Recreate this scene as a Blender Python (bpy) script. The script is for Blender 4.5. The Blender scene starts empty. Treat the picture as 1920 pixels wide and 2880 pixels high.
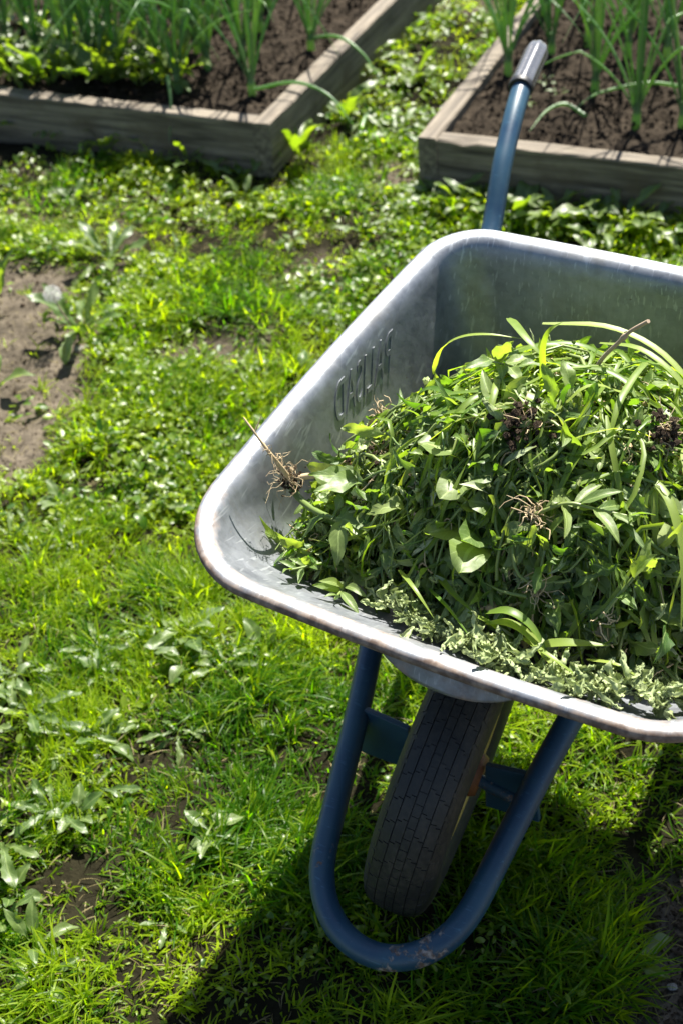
import bpy, math, random
import numpy as np
from mathutils import Vector, Matrix, noise as mnoise

R_ = math.radians
rng = np.random.default_rng(11)
random.seed(11)
SC = bpy.context.scene
COL = SC.collection

# ------------------------------------------------------------------ camera, sky, sun, exposure
cam_d = bpy.data.cameras.new('camera')
cam = bpy.data.objects.new('camera', cam_d); COL.objects.link(cam)
cam_d.sensor_fit = 'VERTICAL'; cam_d.sensor_height = 36.0; cam_d.lens = 49.72
cam_d.clip_start = 0.05; cam_d.clip_end = 600
cam.location = (0, 0, 1.535)
cam.rotation_euler = (Matrix.Rotation(R_(90 - 39.357), 3, 'X') @ Matrix.Rotation(R_(-5.127), 3, 'Z')).to_euler()
cam_d.dof.use_dof = True; cam_d.dof.focus_distance = 1.46; cam_d.dof.aperture_fstop = 7.0
SC.camera = cam

SUN_T = Vector((-0.277, -0.603, -1.0))          # travel direction of sunlight
sun_el = math.atan2(1.0, math.hypot(0.277, 0.603)); sun_az = math.atan2(0.277, 0.603)
world = bpy.data.worlds.new('World'); SC.world = world; world.use_nodes = True
wn = world.node_tree.nodes; wl = world.node_tree.links
sky = wn.new('ShaderNodeTexSky'); sky.sky_type = 'NISHITA'; sky.sun_disc = False
sky.sun_elevation = sun_el; sky.sun_rotation = sun_az
bg = wn['Background']; bg.inputs['Strength'].default_value = 0.05
wl.new(sky.outputs[0], bg.inputs['Color'])
sun_d = bpy.data.lights.new('sun', 'SUN'); sun_d.energy = 5.0; sun_d.angle = R_(0.5); sun_d.color = (1.0, 0.955, 0.87)
sun = bpy.data.objects.new('sun', sun_d); COL.objects.link(sun); sun.location = (2, 4, 6)
sun.rotation_euler = SUN_T.to_track_quat('-Z', 'Y').to_euler()
SC.view_settings.view_transform = 'Standard'; SC.view_settings.look = 'None'
SC.view_settings.exposure = 1.9; SC.view_settings.gamma = 1.0
SC.cycles.max_bounces = 6; SC.cycles.diffuse_bounces = 2; SC.cycles.transparent_max_bounces = 4

# ------------------------------------------------------------------ materials
def new_mat(name):
    m = bpy.data.materials.new(name); m.use_nodes = True
    nt = m.node_tree
    return m, nt, nt.nodes, nt.links, nt.nodes['Principled BSDF']

def N(nodes, t, **kw):
    n = nodes.new(t)
    for k, v in kw.items():
        if k.startswith('i_'):
            n.inputs[k[2:]].default_value = v
        else: setattr(n, k, v)
    return n

def mixc(nodes, links, fac, a, b, mode='MIX'):
    n = nodes.new('ShaderNodeMix'); n.data_type = 'RGBA'; n.blend_type = mode
    for sock, val in ((0, fac), (6, a), (7, b)):
        if hasattr(val, 'is_linked') or isinstance(val, bpy.types.NodeSocket): links.new(val, n.inputs[sock])
        elif sock == 0: n.inputs[0].default_value = val
        else: n.inputs[sock].default_value = (*val, 1)
    return n.outputs[2]

def mth(nodes, links, op, a, b=None, clamp=False):
    n = nodes.new('ShaderNodeMath'); n.operation = op; n.use_clamp = clamp
    for i, val in enumerate((a, b)):
        if val is None: continue
        if isinstance(val, bpy.types.NodeSocket): links.new(val, n.inputs[i])
        else: n.inputs[i].default_value = val
    return n.outputs[0]

def ramp(nodes, links, fac, lo, hi):
    n = nodes.new('ShaderNodeMapRange'); n.inputs['From Min'].default_value = lo; n.inputs['From Max'].default_value = hi
    links.new(fac, n.inputs['Value']); return n.outputs[0]

def attr(nodes, name):
    n = nodes.new('ShaderNodeAttribute'); n.attribute_name = name; return n

def noise(nodes, links, scale, detail=4, rough=.55, vec=None, dist=0):
    n = nodes.new('ShaderNodeTexNoise'); n.inputs['Scale'].default_value = scale
    n.inputs['Detail'].default_value = detail; n.inputs['Roughness'].default_value = rough; n.inputs['Distortion'].default_value = dist
    if vec is not None: links.new(vec, n.inputs['Vector'])
    return n.outputs['Fac']

def objco(nodes): return nodes.new('ShaderNodeTexCoord').outputs['Object']

def bump(nodes, links, h, strength, dist, bsdf):
    b = nodes.new('ShaderNodeBump'); b.inputs['Strength'].default_value = strength; b.inputs['Distance'].default_value = dist
    links.new(h, b.inputs['Height']); links.new(b.outputs[0], bsdf.inputs['Normal'])

def leaf_mat(name, ca, cb, ta, tb, trans=.45, rough=.4, rnd=.5, vein=True, spec=.5, coarse=60):
    m, nt, ns, ls, b = new_mat(name)
    t = attr(ns, 'tint').outputs['Fac']
    info = ns.new('ShaderNodeObjectInfo').outputs['Random']
    f = mth(ns, ls, 'ADD', t, mth(ns, ls, 'MULTIPLY', mth(ns, ls, 'SUBTRACT', info, .5), rnd), True)
    nz = noise(ns, ls, coarse, 3, .6, objco(ns))
    f = mth(ns, ls, 'ADD', f, mth(ns, ls, 'MULTIPLY', mth(ns, ls, 'SUBTRACT', nz, .5), .5), True)
    col = mixc(ns, ls, f, ca, cb); tcol = mixc(ns, ls, f, ta, tb)
    if vein:
        uv = attr(ns, 'luv').outputs['Vector']
        sep = ns.new('ShaderNodeSeparateXYZ'); ls.new(uv, sep.inputs[0])
        ax = mth(ns, ls, 'ABSOLUTE', sep.outputs[0])
        mid = mth(ns, ls, 'LESS_THAN', ax, .09)
        # side veins: stripes slanting from the midrib to the edge
        st = mth(ns, ls, 'SUBTRACT', mth(ns, ls, 'MULTIPLY', sep.outputs[1], 9.0), mth(ns, ls, 'MULTIPLY', ax, 2.2))
        fr = mth(ns, ls, 'FRACT', st)
        sv = mth(ns, ls, 'MULTIPLY', mth(ns, ls, 'LESS_THAN', fr, .12), .4)
        vv = mth(ns, ls, 'MAXIMUM', mid, sv)
        col = mixc(ns, ls, mth(ns, ls, 'MULTIPLY', vv, .45), col, tuple(min(1, c * 2.2 + .03) for c in cb))
        bump(ns, ls, mth(ns, ls, 'ADD', mth(ns, ls, 'MULTIPLY', vv, -1.0), nz), .35, .0015, b)
    ls.new(col, b.inputs['Base Color']); b.inputs['Roughness'].default_value = rough
    b.inputs['Specular IOR Level'].default_value = spec
    tr = ns.new('ShaderNodeBsdfTranslucent'); ls.new(tcol, tr.inputs['Color'])
    mx = ns.new('ShaderNodeMixShader'); mx.inputs[0].default_value = trans
    ls.new(b.outputs[0], mx.inputs[1]); ls.new(tr.outputs[0], mx.inputs[2])
    ls.new(mx.outputs[0], ns['Material Output'].inputs['Surface'])
    return m

M = {}
M['grass'] = leaf_mat('grass_blade', (.026, .078, .002), (.175, .240, .006), (.13, .36, .001), (.62, .80, .003), .52, .42, 0, False, .18)
M['straw'] = leaf_mat('dry_straw', (.10, .08, .035), (.20, .165, .075), (.12, .10, .04), (.22, .18, .07), .25, .6, 0, False, .2)
M['cover'] = leaf_mat('small_leaf', (.028, .078, .003), (.165, .220, .016), (.12, .32, .001), (.58, .72, .004), .45, .38, 0, False, .42)
M['rosette'] = leaf_mat('broad_weed_leaf', (.040, .085, .016), (.120, .160, .045), (.14, .30, .004), (.40, .54, .016), .40, .42, .6, True, .5)
M['onion'] = leaf_mat('onion_leaf', (.075, .170, .060), (.170, .270, .120), (.18, .42, .05), (.42, .62, .12), .42, .34, .5, False, .5)
M['heap_blade'] = leaf_mat('cut_grass_blade', (.060, .130, .012), (.230, .290, .060), (.20, .42, .006), (.64, .78, .04), .44, .42, .6, False, .4)
M['heap_leaf'] = leaf_mat('pulled_weed_leaf', (.045, .100, .018), (.180, .230, .070), (.15, .34, .008), (.50, .62, .05), .40, .46, .6, True, .45)
M['heap_pale'] = leaf_mat('pale_leaf_underside', (.17, .23, .11), (.34, .38, .22), (.28, .38, .12), (.46, .52, .22), .30, .50, .5, True)
M['heap_stem'] = leaf_mat('weed_stem', (.10, .16, .035), (.22, .27, .08), (.16, .28, .04), (.30, .38, .08), .2, .4, .5, False)
M['wilted'] = leaf_mat('wilted_leaf', (.160, .215, .070), (.360, .420, .200), (.22, .29, .08), (.46, .52, .22), .25, .65, .6, True)
M['root'] = leaf_mat('root', (.30, .22, .12), (.50, .39, .23), (.2, .15, .08), (.3, .22, .12), .06, .7, .3, False)
M['twig'] = leaf_mat('twig_bark', (.30, .21, .14), (.46, .36, .25), (.1, .1, .1), (.1, .1, .1), .0, .8, .3, False)
M['fluff'] = leaf_mat('seed_fluff', (.7, .68, .64), (.8, .79, .76), (.6, .6, .58), (.7, .7, .68), .4, .8, .1, False)

def soil_mat(name, ca, cb, dry=None, scale=40):
    m, nt, ns, ls, b = new_mat(name)
    co = objco(ns)
    n1 = noise(ns, ls, scale, 8, .65, co); n2 = noise(ns, ls, scale * 6, 4, .6, co)
    f = mth(ns, ls, 'ADD', mth(ns, ls, 'MULTIPLY', n1, .65), mth(ns, ls, 'MULTIPLY', n2, .35))
    col = mixc(ns, ls, ramp(ns, ls, f, .36, .66), ca, cb)
    if dry:
        col = mixc(ns, ls, attr(ns, 'tint').outputs['Fac'], col, mixc(ns, ls, ramp(ns, ls, f, .36, .64), dry[0], dry[1]))
    ls.new(col, b.inputs['Base Color']); b.inputs['Roughness'].default_value = .95
    b.inputs['Specular IOR Level'].default_value = .03
    bump(ns, ls, f, .9, .012, b)
    return m
M['soil'] = soil_mat('bed_soil', (.008, .0064, .0048), (.052, .041, .030))
M['ground'] = soil_mat('ground_soil', (.006, .0055, .003), (.020, .018, .010), ((.042, .035, .026), (.120, .100, .074)), 22)  # earth under the grass is darkened to stand for shade between blades
M['dirt'] = soil_mat('root_dirt_and_gap_shade', (.024, .018, .013), (.095, .070, .048), None, 120)

def wood_mat():
    m, nt, ns, ls, b = new_mat('weathered_board')
    co = objco(ns)
    mp = ns.new('ShaderNodeMapping'); mp.inputs['Scale'].default_value = (2.2, 38, 38); ls.new(co, mp.inputs[0])
    info = ns.new('ShaderNodeObjectInfo').outputs['Random']
    cmb = ns.new('ShaderNodeCombineXYZ'); ls.new(mth(ns, ls, 'MULTIPLY', info, 20.), cmb.inputs[0]); ls.new(cmb.outputs[0], mp.inputs['Location'])
    g = noise(ns, ls, 1.5, 7, .62, mp.outputs[0], .6)
    w = noise(ns, ls, 7, 4, .6, co)
    col = mixc(ns, ls, ramp(ns, ls, g, .34, .68), (.040, .031, .022), (.215, .180, .132))
    col = mixc(ns, ls, ramp(ns, ls, w, .52, .72), col, (.080, .060, .038))
    mos = noise(ns, ls, 16, 4, .6, co)
    col = mixc(ns, ls, mth(ns, ls, 'MULTIPLY', ramp(ns, ls, mos, .62, .75), .35), col, (.07, .075, .03))
    ls.new(col, b.inputs['Base Color']); b.inputs['Roughness'].default_value = .85
    bump(ns, ls, g, .6, .004, b)
    return m
M['wood'] = wood_mat()

def galv_mat():
    m, nt, ns, ls, b = new_mat('galvanised_steel')
    co = objco(ns)
    n1 = noise(ns, ls, 9, 5, .6, co); n2 = noise(ns, ls, 60, 4, .65, co)
    f = mth(ns, ls, 'ADD', mth(ns, ls, 'MULTIPLY', n1, .6), mth(ns, ls, 'MULTIPLY', n2, .4))
    col = mixc(ns, ls, ramp(ns, ls, f, .34, .66), (.142, .154, .174), (.290, .306, .328))
    # spangle and water stains
    vo = ns.new('ShaderNodeTexVoronoi'); vo.inputs['Scale'].default_value = 85; ls.new(co, vo.inputs['Vector'])
    sepv = ns.new('ShaderNodeSeparateColor'); ls.new(vo.outputs['Color'], sepv.inputs[0])
    col = mixc(ns, ls, mth(ns, ls, 'MULTIPLY', sepv.outputs[0], .22), col, (.40, .42, .44))
    mps = ns.new('ShaderNodeMapping'); mps.inputs['Scale'].default_value = (34, 34, 4); ls.new(co, mps.inputs[0])
    stn = noise(ns, ls, 1, 5, .65, mps.outputs[0])
    col = mixc(ns, ls, mth(ns, ls, 'MULTIPLY', ramp(ns, ls, stn, .54, .72), .45), col, (.125, .122, .112))
    dst = noise(ns, ls, 13, 6, .7, co)
    dust = mth(ns, ls, 'MULTIPLY', ramp(ns, ls, dst, .50, .68), .40)
    col = mixc(ns, ls, dust, col, (.22, .205, .175))
    # fine scratches
    mp = ns.new('ShaderNodeMapping'); mp.inputs['Scale'].default_value = (260, 14, 60); mp.inputs['Rotation'].default_value = (0, 0, .5); ls.new(co, mp.inputs[0])
    sc = noise(ns, ls, 1, 2, .5, mp.outputs[0])
    col = mixc(ns, ls, mth(ns, ls, 'MULTIPLY', ramp(ns, ls, sc, .62, .68), .50), col, (.45, .47, .49))
    # dirt film on the lower walls and specks
    sp = noise(ns, ls, 70, 4, .75, co)
    spm = ramp(ns, ls, sp, .68, .72)
    # worn brown edge (vertex attribute marks the rolled edge)
    t = attr(ns, 'tint').outputs['Fac']
    en = noise(ns, ls, 26, 5, .65, co)
    wear = ramp(ns, ls, mth(ns, ls, 'ADD', t, mth(ns, ls, 'MULTIPLY', mth(ns, ls, 'SUBTRACT', en, .5), 1.3)), .30, .66)
    rn = noise(ns, ls, 70, 3, .6, co)
    rust = mixc(ns, ls, ramp(ns, ls, rn, .40, .62), (.105, .070, .050), (.245, .185, .140))
    col = mixc(ns, ls, spm, col, (.11, .088, .066))
    col = mixc(ns, ls, wear, col, rust)
    ls.new(col, b.inputs['Base Color'])
    notmet = mth(ns, ls, 'MAXIMUM', wear, spm)
    ls.new(mth(ns, ls, 'MULTIPLY', mth(ns, ls, 'SUBTRACT', 1.0, notmet, True), .78), b.inputs['Metallic'])
    r = mth(ns, ls, 'ADD', mth(ns, ls, 'MULTIPLY', f, .30), .36)
    ls.new(mth(ns, ls, 'ADD', r, mth(ns, ls, 'MULTIPLY', notmet, .25)), b.inputs['Roughness'])
    bump(ns, ls, mth(ns, ls, 'ADD', n1, mth(ns, ls, 'MULTIPLY', f, .3)), .14, .010, b)
    return m
M['galv'] = galv_mat()

def paint_mat(name, ca, cb, rough=.36, chips=True):
    m, nt, ns, ls, b = new_mat(name)
    co = objco(ns)
    n1 = noise(ns, ls, 14, 5, .6, co)
    mp = ns.new('ShaderNodeMapping'); mp.inputs['Scale'].default_value = (40, 240, 240); ls.new(co, mp.inputs[0])
    s = noise(ns, ls, 1, 3, .6, mp.outputs[0])
    col = mixc(ns, ls, ramp(ns, ls, n1, .35, .65), ca, cb)
    col = mixc(ns, ls, mth(ns, ls, 'MULTIPLY', ramp(ns, ls, s, .62, .72), .4), col, tuple(min(1, c * 2.4 + .03) for c in cb))
    ls.new(col, b.inputs['Base Color'])
    rr = mth(ns, ls, 'ADD', mth(ns, ls, 'MULTIPLY', n1, .25), rough - .1)
    if chips:
        t = attr(ns, 'tint').outputs['Fac']
        c1 = noise(ns, ls, 38, 6, .7, co)
        w = ramp(ns, ls, mth(ns, ls, 'ADD', t, mth(ns, ls, 'MULTIPLY', mth(ns, ls, 'SUBTRACT', c1, .5), 2.2)), .62, .74)
        rn = noise(ns, ls, 120, 3, .6, co)
        rust = mixc(ns, ls, ramp(ns, ls, rn, .42, .6), (.10, .062, .045), (.26, .215, .19))
        col2 = mixc(ns, ls, w, col, rust)
        ls.new(col2, b.inputs['Base Color']); rr = mth(ns, ls, 'ADD', rr, mth(ns, ls, 'MULTIPLY', w, .4))
        bump(ns, ls, mth(ns, ls, 'MULTIPLY', w, -1.0), .5, .0015, b)
    ls.new(rr, b.inputs['Roughness'])
    return m
M['blue'] = paint_mat('blue_paint', (.010, .035, .070), (.018, .058, .092))
M['orange'] = paint_mat('orange_paint', (.13, .045, .015), (.20, .075, .022), .6)
M['yellow'] = paint_mat('yellow_paint', (.30, .20, .05), (.40, .28, .07), .6)

def rubber_mat():
    m, nt, ns, ls, b = new_mat('tyre_rubber')
    co = objco(ns)
    n1 = noise(ns, ls, 18, 6, .7, co); n2 = noise(ns, ls, 160, 3, .6, co)
    d = mth(ns, ls, 'MULTIPLY', ramp(ns, ls, n1, .38, .64), ramp(ns, ls, n2, .34, .62))
    col = mixc(ns, ls, mth(ns, ls, 'MULTIPLY', d, .6), (.0075, .008, .0078), (.060, .050, .038))
    ls.new(col, b.inputs['Base Color']); b.inputs['Roughness'].default_value = .62
    bump(ns, ls, n2, .25, .001, b)
    return m
M['rubber'] = rubber_mat()

def grip_mat():
    m, nt, ns, ls, b = new_mat('grip_plastic')
    b.inputs['Metallic'].default_value = .55; b.inputs['Base Color'].default_value = (.13, .13, .138, 1); b.inputs['Roughness'].default_value = .22
    n = noise(ns, ls, 60, 4, .6, objco(ns)); ls.new(mth(ns, ls, 'ADD', mth(ns, ls, 'MULTIPLY', n, .2), .16), b.inputs['Roughness'])
    b.inputs['Specular IOR Level'].default_value = .8
    return m
M['grip'] = grip_mat()
m_, nt_, ns_, ls_, b_ = new_mat('black_rubber'); b_.inputs['Base Color'].default_value = (.012, .012, .014, 1); b_.inputs['Roughness'].default_value = .5
M['black'] = m_
M['stone'] = soil_mat('stone', (.16, .15, .14), (.34, .32, .29), None, 60)

# ------------------------------------------------------------------ mesh builder
class MB:
    def __init__(s): s.V = []; s.UV = []; s.T = []; s.F = []; s.n = 0
    def add(s, V, F, uv=None, tint=.5, mi=0):
        V = np.asarray(V, float).reshape(-1, 3); F = np.asarray(F, int)
        s.V.append(V); s.F.append((F + s.n, mi))
        s.UV.append(np.zeros((len(V), 2)) + .5 if uv is None else np.asarray(uv, float))
        s.T.append(np.broadcast_to(np.asarray(tint, float), (len(V),)).copy()); s.n += len(V)
    def mesh(s, name, mats, smooth=True):
        me = bpy.data.meshes.new(name)
        V = np.concatenate(s.V).astype(np.float32)
        me.vertices.add(len(V)); me.vertices.foreach_set('co', V.ravel())
        ls, st, mi, off = [], [], [], 0
        for F, m in s.F:
            k = F.shape[1]; ls.append(F.ravel()); st.append(off + np.arange(len(F)) * k); off += F.size
            mi.append(np.full(len(F), m))
        ls = np.concatenate(ls).astype(np.int32); st = np.concatenate(st).astype(np.int32); mi = np.concatenate(mi).astype(np.int32)
        me.loops.add(len(ls)); me.loops.foreach_set('vertex_index', ls)
        me.polygons.add(len(st)); me.polygons.foreach_set('loop_start', st); me.polygons.foreach_set('material_index', mi)
        me.polygons.foreach_set('use_smooth', np.full(len(st), smooth))
        me.update(calc_edges=True)
        a = me.attributes.new('tint', 'FLOAT', 'POINT'); a.data.foreach_set('value', np.concatenate(s.T).astype(np.float32))
        uv = np.concatenate(s.UV); uv3 = np.zeros((len(V), 3), np.float32); uv3[:, :2] = uv
        a = me.attributes.new('luv', 'FLOAT_VECTOR', 'POINT'); a.data.foreach_set('vector', uv3.ravel())
        for m in (mats if isinstance(mats, (list, tuple)) else [mats]): me.materials.append(m)
        return me
    def obj(s, name, mats, parent=None, smooth=True):
        return link(name, s.mesh(name, mats, smooth), parent)

def link(name, data, parent=None):
    o = bpy.data.objects.new(name, data); COL.objects.link(o)
    if parent is not None: o.parent = parent
    return o
def tag(o, label=None, cat=None, group=None, kind=None):
    for k, v in (('label', label), ('category', cat), ('group', group), ('kind', kind)):
        if v: o[k] = v
    return o
def thing(name, label, cat, loc=(0, 0, 0), rz=0, group=None):
    o = link(name, None); o.location = loc; o.rotation_euler = (0, 0, rz); o.empty_display_size = .05
    return tag(o, label, cat, group)

def grid_faces(nr, nc, closed=False):
    i = np.arange(nr - 1)[:, None]; j = np.arange(nc if closed else nc - 1)[None, :]; j2 = (j + 1) % nc
    return np.stack([i * nc + j, i * nc + j2, (i + 1) * nc + j2, (i + 1) * nc + j], -1).reshape(-1, 4)

def frames(P):
    P = np.asarray(P, float); T = np.gradient(P, axis=0); T /= np.linalg.norm(T, axis=1)[:, None] + 1e-12
    up = np.array([0, 0, 1.]) if abs(T[0, 2]) < .9 else np.array([1., 0, 0])
    Nn = []; n = up - T[0] * (up @ T[0]); n /= np.linalg.norm(n)
    for t in T:
        n = n - t * (n @ t); n /= np.linalg.norm(n) + 1e-12; Nn.append(n.copy())
    Nn = np.array(Nn); return T, Nn, np.cross(T, Nn)
def spline(P, n):
    P = np.asarray(P, float); k = len(P)
    if k == 2: return P[0] + (P[1] - P[0]) * np.linspace(0, 1, n)[:, None]
    Q = np.vstack([2 * P[0] - P[1], P, 2 * P[-1] - P[-2]]); out = []
    for t in np.linspace(0, k - 1 - 1e-6, n):
        i = int(t); f = t - i; a, b, c, d = Q[i], Q[i + 1], Q[i + 2], Q[i + 3]
        out.append(.5 * (2 * b + (c - a) * f + (2 * a - 5 * b + 4 * c - d) * f * f + (3 * b - a - 3 * c + d) * f ** 3))
    return np.array(out)
def tube(mb, P, r, seg=12, cap=True, tint=.5, mi=0):
    P = np.asarray(P, float); T, A, Bn = frames(P); r = np.broadcast_to(np.asarray(r, float), (len(P),))
    a = np.linspace(0, 2 * np.pi, seg, endpoint=False)
    V = P[:, None] + r[:, None, None] * (np.cos(a)[None, :, None] * A[:, None] + np.sin(a)[None, :, None] * Bn[:, None])
    uv = np.stack(np.broadcast_arrays((a / np.pi - 1)[None, :], np.linspace(0, 1, len(P))[:, None]), -1).reshape(-1, 2)
    tt = tint if np.isscalar(tint) else np.repeat(np.asarray(tint), seg)
    mb.add(V.reshape(-1, 3), grid_faces(len(P), seg, True), uv, tt, mi)
    if cap:
        for k, rev in ((0, True), (len(P) - 1, False)):
            ring = V[k]; t0 = tint if np.isscalar(tint) else tint[k]
            idx = np.arange(seg); mb.add(ring, (idx[::-1] if rev else idx)[None, :], None, t0, mi)
def ribbon(mb, P, w, fold=.25, side=None, tint=.5, mi=0, up=None, tw=0.):
    """blade of grass: three columns, V fold, tapering at both ends"""
    P = np.asarray(P, float); n = len(P); T = np.gradient(P, axis=0); T /= np.linalg.norm(T, axis=1)[:, None] + 1e-12
    upv = np.array([0, 0, 1.]) if up is None else np.asarray(up, float)
    S = np.cross(T, upv); S /= np.linalg.norm(S, axis=1)[:, None] + 1e-9; Nv = np.cross(S, T)
    s = np.linspace(0, 1, n); a = tw * s
    S2 = S * np.cos(a)[:, None] + Nv * np.sin(a)[:, None]; N2 = Nv * np.cos(a)[:, None] - S * np.sin(a)[:, None]
    hw = .5 * w * np.clip(np.minimum(.45 + s * 3, 1) * (1 - s ** 3.2), .03, 1)
    V = np.stack([P - S2 * hw[:, None] + N2 * (fold * hw)[:, None], P, P + S2 * hw[:, None] + N2 * (fold * hw)[:, None]], 1)
    uv = np.stack(np.broadcast_arrays(np.array([-1, 0, 1.])[None, :], s[:, None]), -1).reshape(-1, 2)
    mb.add(V.reshape(-1, 3), grid_faces(n, 3), uv, tint, mi)

def prof_ovate(s): return np.clip(np.sin(np.pi * np.clip(s, 0, 1) ** .75), 0, 1) ** .8 * (1 - .25 * s)
def prof_lance(s): return np.clip(np.sin(np.pi * s ** .85), 0, 1) ** .9
def prof_oval(s): return np.clip(np.sin(np.pi * s), 0, 1) ** .6
def prof_dand(s):
    env = (.14 + 1.0 * s ** .75) * np.clip(1 - s ** 6, 0, 1); w = (s * 6.0) % 1.0
    tooth = np.where(w < .72, w / .72, (1 - w) / .28); return np.clip(env * (.30 + .70 * np.maximum(tooth, s * .95)), .03, 1.2)
def prof_toothed(s): return prof_ovate(s) * (1 - .16 * ((s * 7) % 1.0))
def prof_dock(s): return np.clip(.10 + 1.0 * np.clip((s - .18) / .25, 0, 1), 0, 1) * np.clip(1 - ((s - .18) / .82).clip(0) ** 3, .02, 1)
def leaf_geo(L, W, prof, nrow=8, ncol=3, fold=.3, bend=.8, wave=0., curl=0., seed=0, k=1.0):
    r = np.random.default_rng(seed); s = np.linspace(0, 1, nrow)
    th = bend * s ** k; dy = np.cos(th); dz = -np.sin(th)
    st = L / (nrow - 1)
    y = np.concatenate([[0], np.cumsum((dy[1:] + dy[:-1]) / 2) * st]); z = np.concatenate([[0], np.cumsum((dz[1:] + dz[:-1]) / 2) * st])
    c = np.linspace(-1, 1, ncol); hw = W / 2 * prof(s)
    ph = r.uniform(0, 6.28, 4)
    fa = fold + wave * np.sin(s * 9 + ph[0])
    X = hw[:, None] * c[None, :]
    off = fa[:, None] * hw[:, None] * np.abs(c)[None, :] + wave * W * .35 * np.sin(s[:, None] * 13 + ph[1] + c[None, :] * 2) * np.abs(c)[None, :]
    off = off + curl * W * np.sin(s[:, None] * 17 + c * 3 + ph[2]) * .3
    Y = y[:, None] + np.sin(th)[:, None] * off + 0 * X; Z = z[:, None] + np.cos(th)[:, None] * off
    X = X * (1 - .3 * abs(curl) * (np.sin(s * 11 + ph[3]))[:, None]) + curl * W * .5 * np.sin(s * 7 + ph[3])[:, None]
    V = np.stack([X, Y, Z], -1).reshape(-1, 3)
    uv = np.stack(np.broadcast_arrays(c[None, :], s[:, None]), -1).reshape(-1, 2)
    return V, grid_faces(nrow, ncol), uv

def rots(yaw, pitch, roll):
    cy, sy, cp, sp, cr, sr = np.cos(yaw), np.sin(yaw), np.cos(pitch), np.sin(pitch), np.cos(roll), np.sin(roll)
    z = np.zeros_like(cy); o = z + 1
    Rz = np.stack([cy, -sy, z, sy, cy, z, z, z, o], -1).reshape(-1, 3, 3)
    Rx = np.stack([o, z, z, z, cp, -sp, z, sp, cp], -1).reshape(-1, 3, 3)
    Ry = np.stack([cr, z, sr, z, o, z, -sr, z, cr], -1).reshape(-1, 3, 3)
    return Rz @ Rx @ Ry
def scatter(mb, temps, pos, Rm, scale, tint, mi=0):
    n = len(pos); pick = rng.integers(0, len(temps), n)
    scale = np.broadcast_to(np.asarray(scale, float), (n,)); tint = np.broadcast_to(np.asarray(tint, float), (n,))
    for k, (V, F, uv) in enumerate(temps):
        m = np.where(pick == k)[0]
        if not len(m): continue
        W = np.einsum('nij,vj->nvi', Rm[m], V) * scale[m, None, None] + pos[m][:, None]
        nv = len(V); FF = (F[None] + (np.arange(len(m)) * nv)[:, None, None]).reshape(-1, F.shape[1])
        mb.add(W.reshape(-1, 3), FF, np.tile(uv, (len(m), 1)), np.repeat(tint[m], nv), mi)

_lat = np.random.default_rng(3).random((256, 256))
def vnoise(x, y):
    xi = np.floor(x).astype(int); yi = np.floor(y).astype(int); fx = x - xi; fy = y - yi
    fx = fx * fx * (3 - 2 * fx); fy = fy * fy * (3 - 2 * fy)
    g = lambda a, b: _lat[a & 255, b & 255]
    return (g(xi, yi) * (1 - fx) + g(xi + 1, yi) * fx) * (1 - fy) + (g(xi, yi + 1) * (1 - fx) + g(xi + 1, yi + 1) * fx) * fy
def fbm(x, y, o=4, g=.5):
    s = 0; a = 1; t = 0
    for i in range(o): s = s + a * vnoise(x * 2 ** i + 17.3 * i, y * 2 ** i + 5.1 * i); t += a; a *= g
    return s / t
def sstep(a, b, x): t = np.clip((x - a) / (b - a), 0, 1); return t * t * (3 - 2 * t)

# ------------------------------------------------------------------ layout
BYAW = 0.4475                                     # raised beds
LC = np.array([-.085, 3.146]); RC = np.array([.246, 3.007]); BED_W = 1.2; BED_L = 2.2; HB = .145
bx_ax = np.array([math.cos(BYAW), -math.sin(BYAW)]); by_ax = np.array([math.sin(BYAW), math.cos(BYAW)])
def in_bed(x, y, mrg=0.0):
    out = np.zeros(np.shape(x), bool)
    for c, lo, hi in ((LC, -BED_W, 0), (RC, 0, BED_W)):
        dx, dy = x - c[0], y - c[1]; a = dx * bx_ax[0] + dy * bx_ax[1]; b = dx * by_ax[0] + dy * by_ax[1]
        out |= (a > lo - mrg) & (a < hi + mrg) & (b > -mrg) & (b < BED_L + mrg)
    return out
def bare_mask(x, y):
    """1 where the soil is bare"""
    w = .10 * (fbm(x * 5, y * 5, 3) - .5) * 2
    a = 1 - sstep(.85, 1.15, np.hypot((x + .70 + w) / .25, (y - 2.42 + w) / .46))
    b = sstep(-.03, .05, (x - .318) * .93 + (1.09 - y) * .25 + w * .35) * sstep(1.14, 1.06, y + w * .5)
    c = 1 - sstep(.7, 1.2, np.hypot((x - .19) / .10, (y - 3.17 + w) / .12))
    e = 1 - sstep(.7, 1.2, np.hypot((x + .60 + w) / .22, (y - 3.10 + w) / .14))
    f = .60 * sstep(.60, .72, fbm(x * 4.5 + 3, y * 4.5 + 9, 3)) * sstep(1.75, 2.2, y)
    a = np.maximum(a, f)
    return np.clip(np.maximum(np.maximum(a, b), np.maximum(c, np.maximum(e * .35, .0 * np.maximum(1 - sstep(.5, 1.2, np.hypot((x + .44 + w * .5) / .045, (y - 1.14 + w * .5) / .035)), 1 - sstep(.5, 1.2, np.hypot((x + .40 + w * .5) / .04, (y - .98) / .04)))))), 0, 1)
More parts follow.
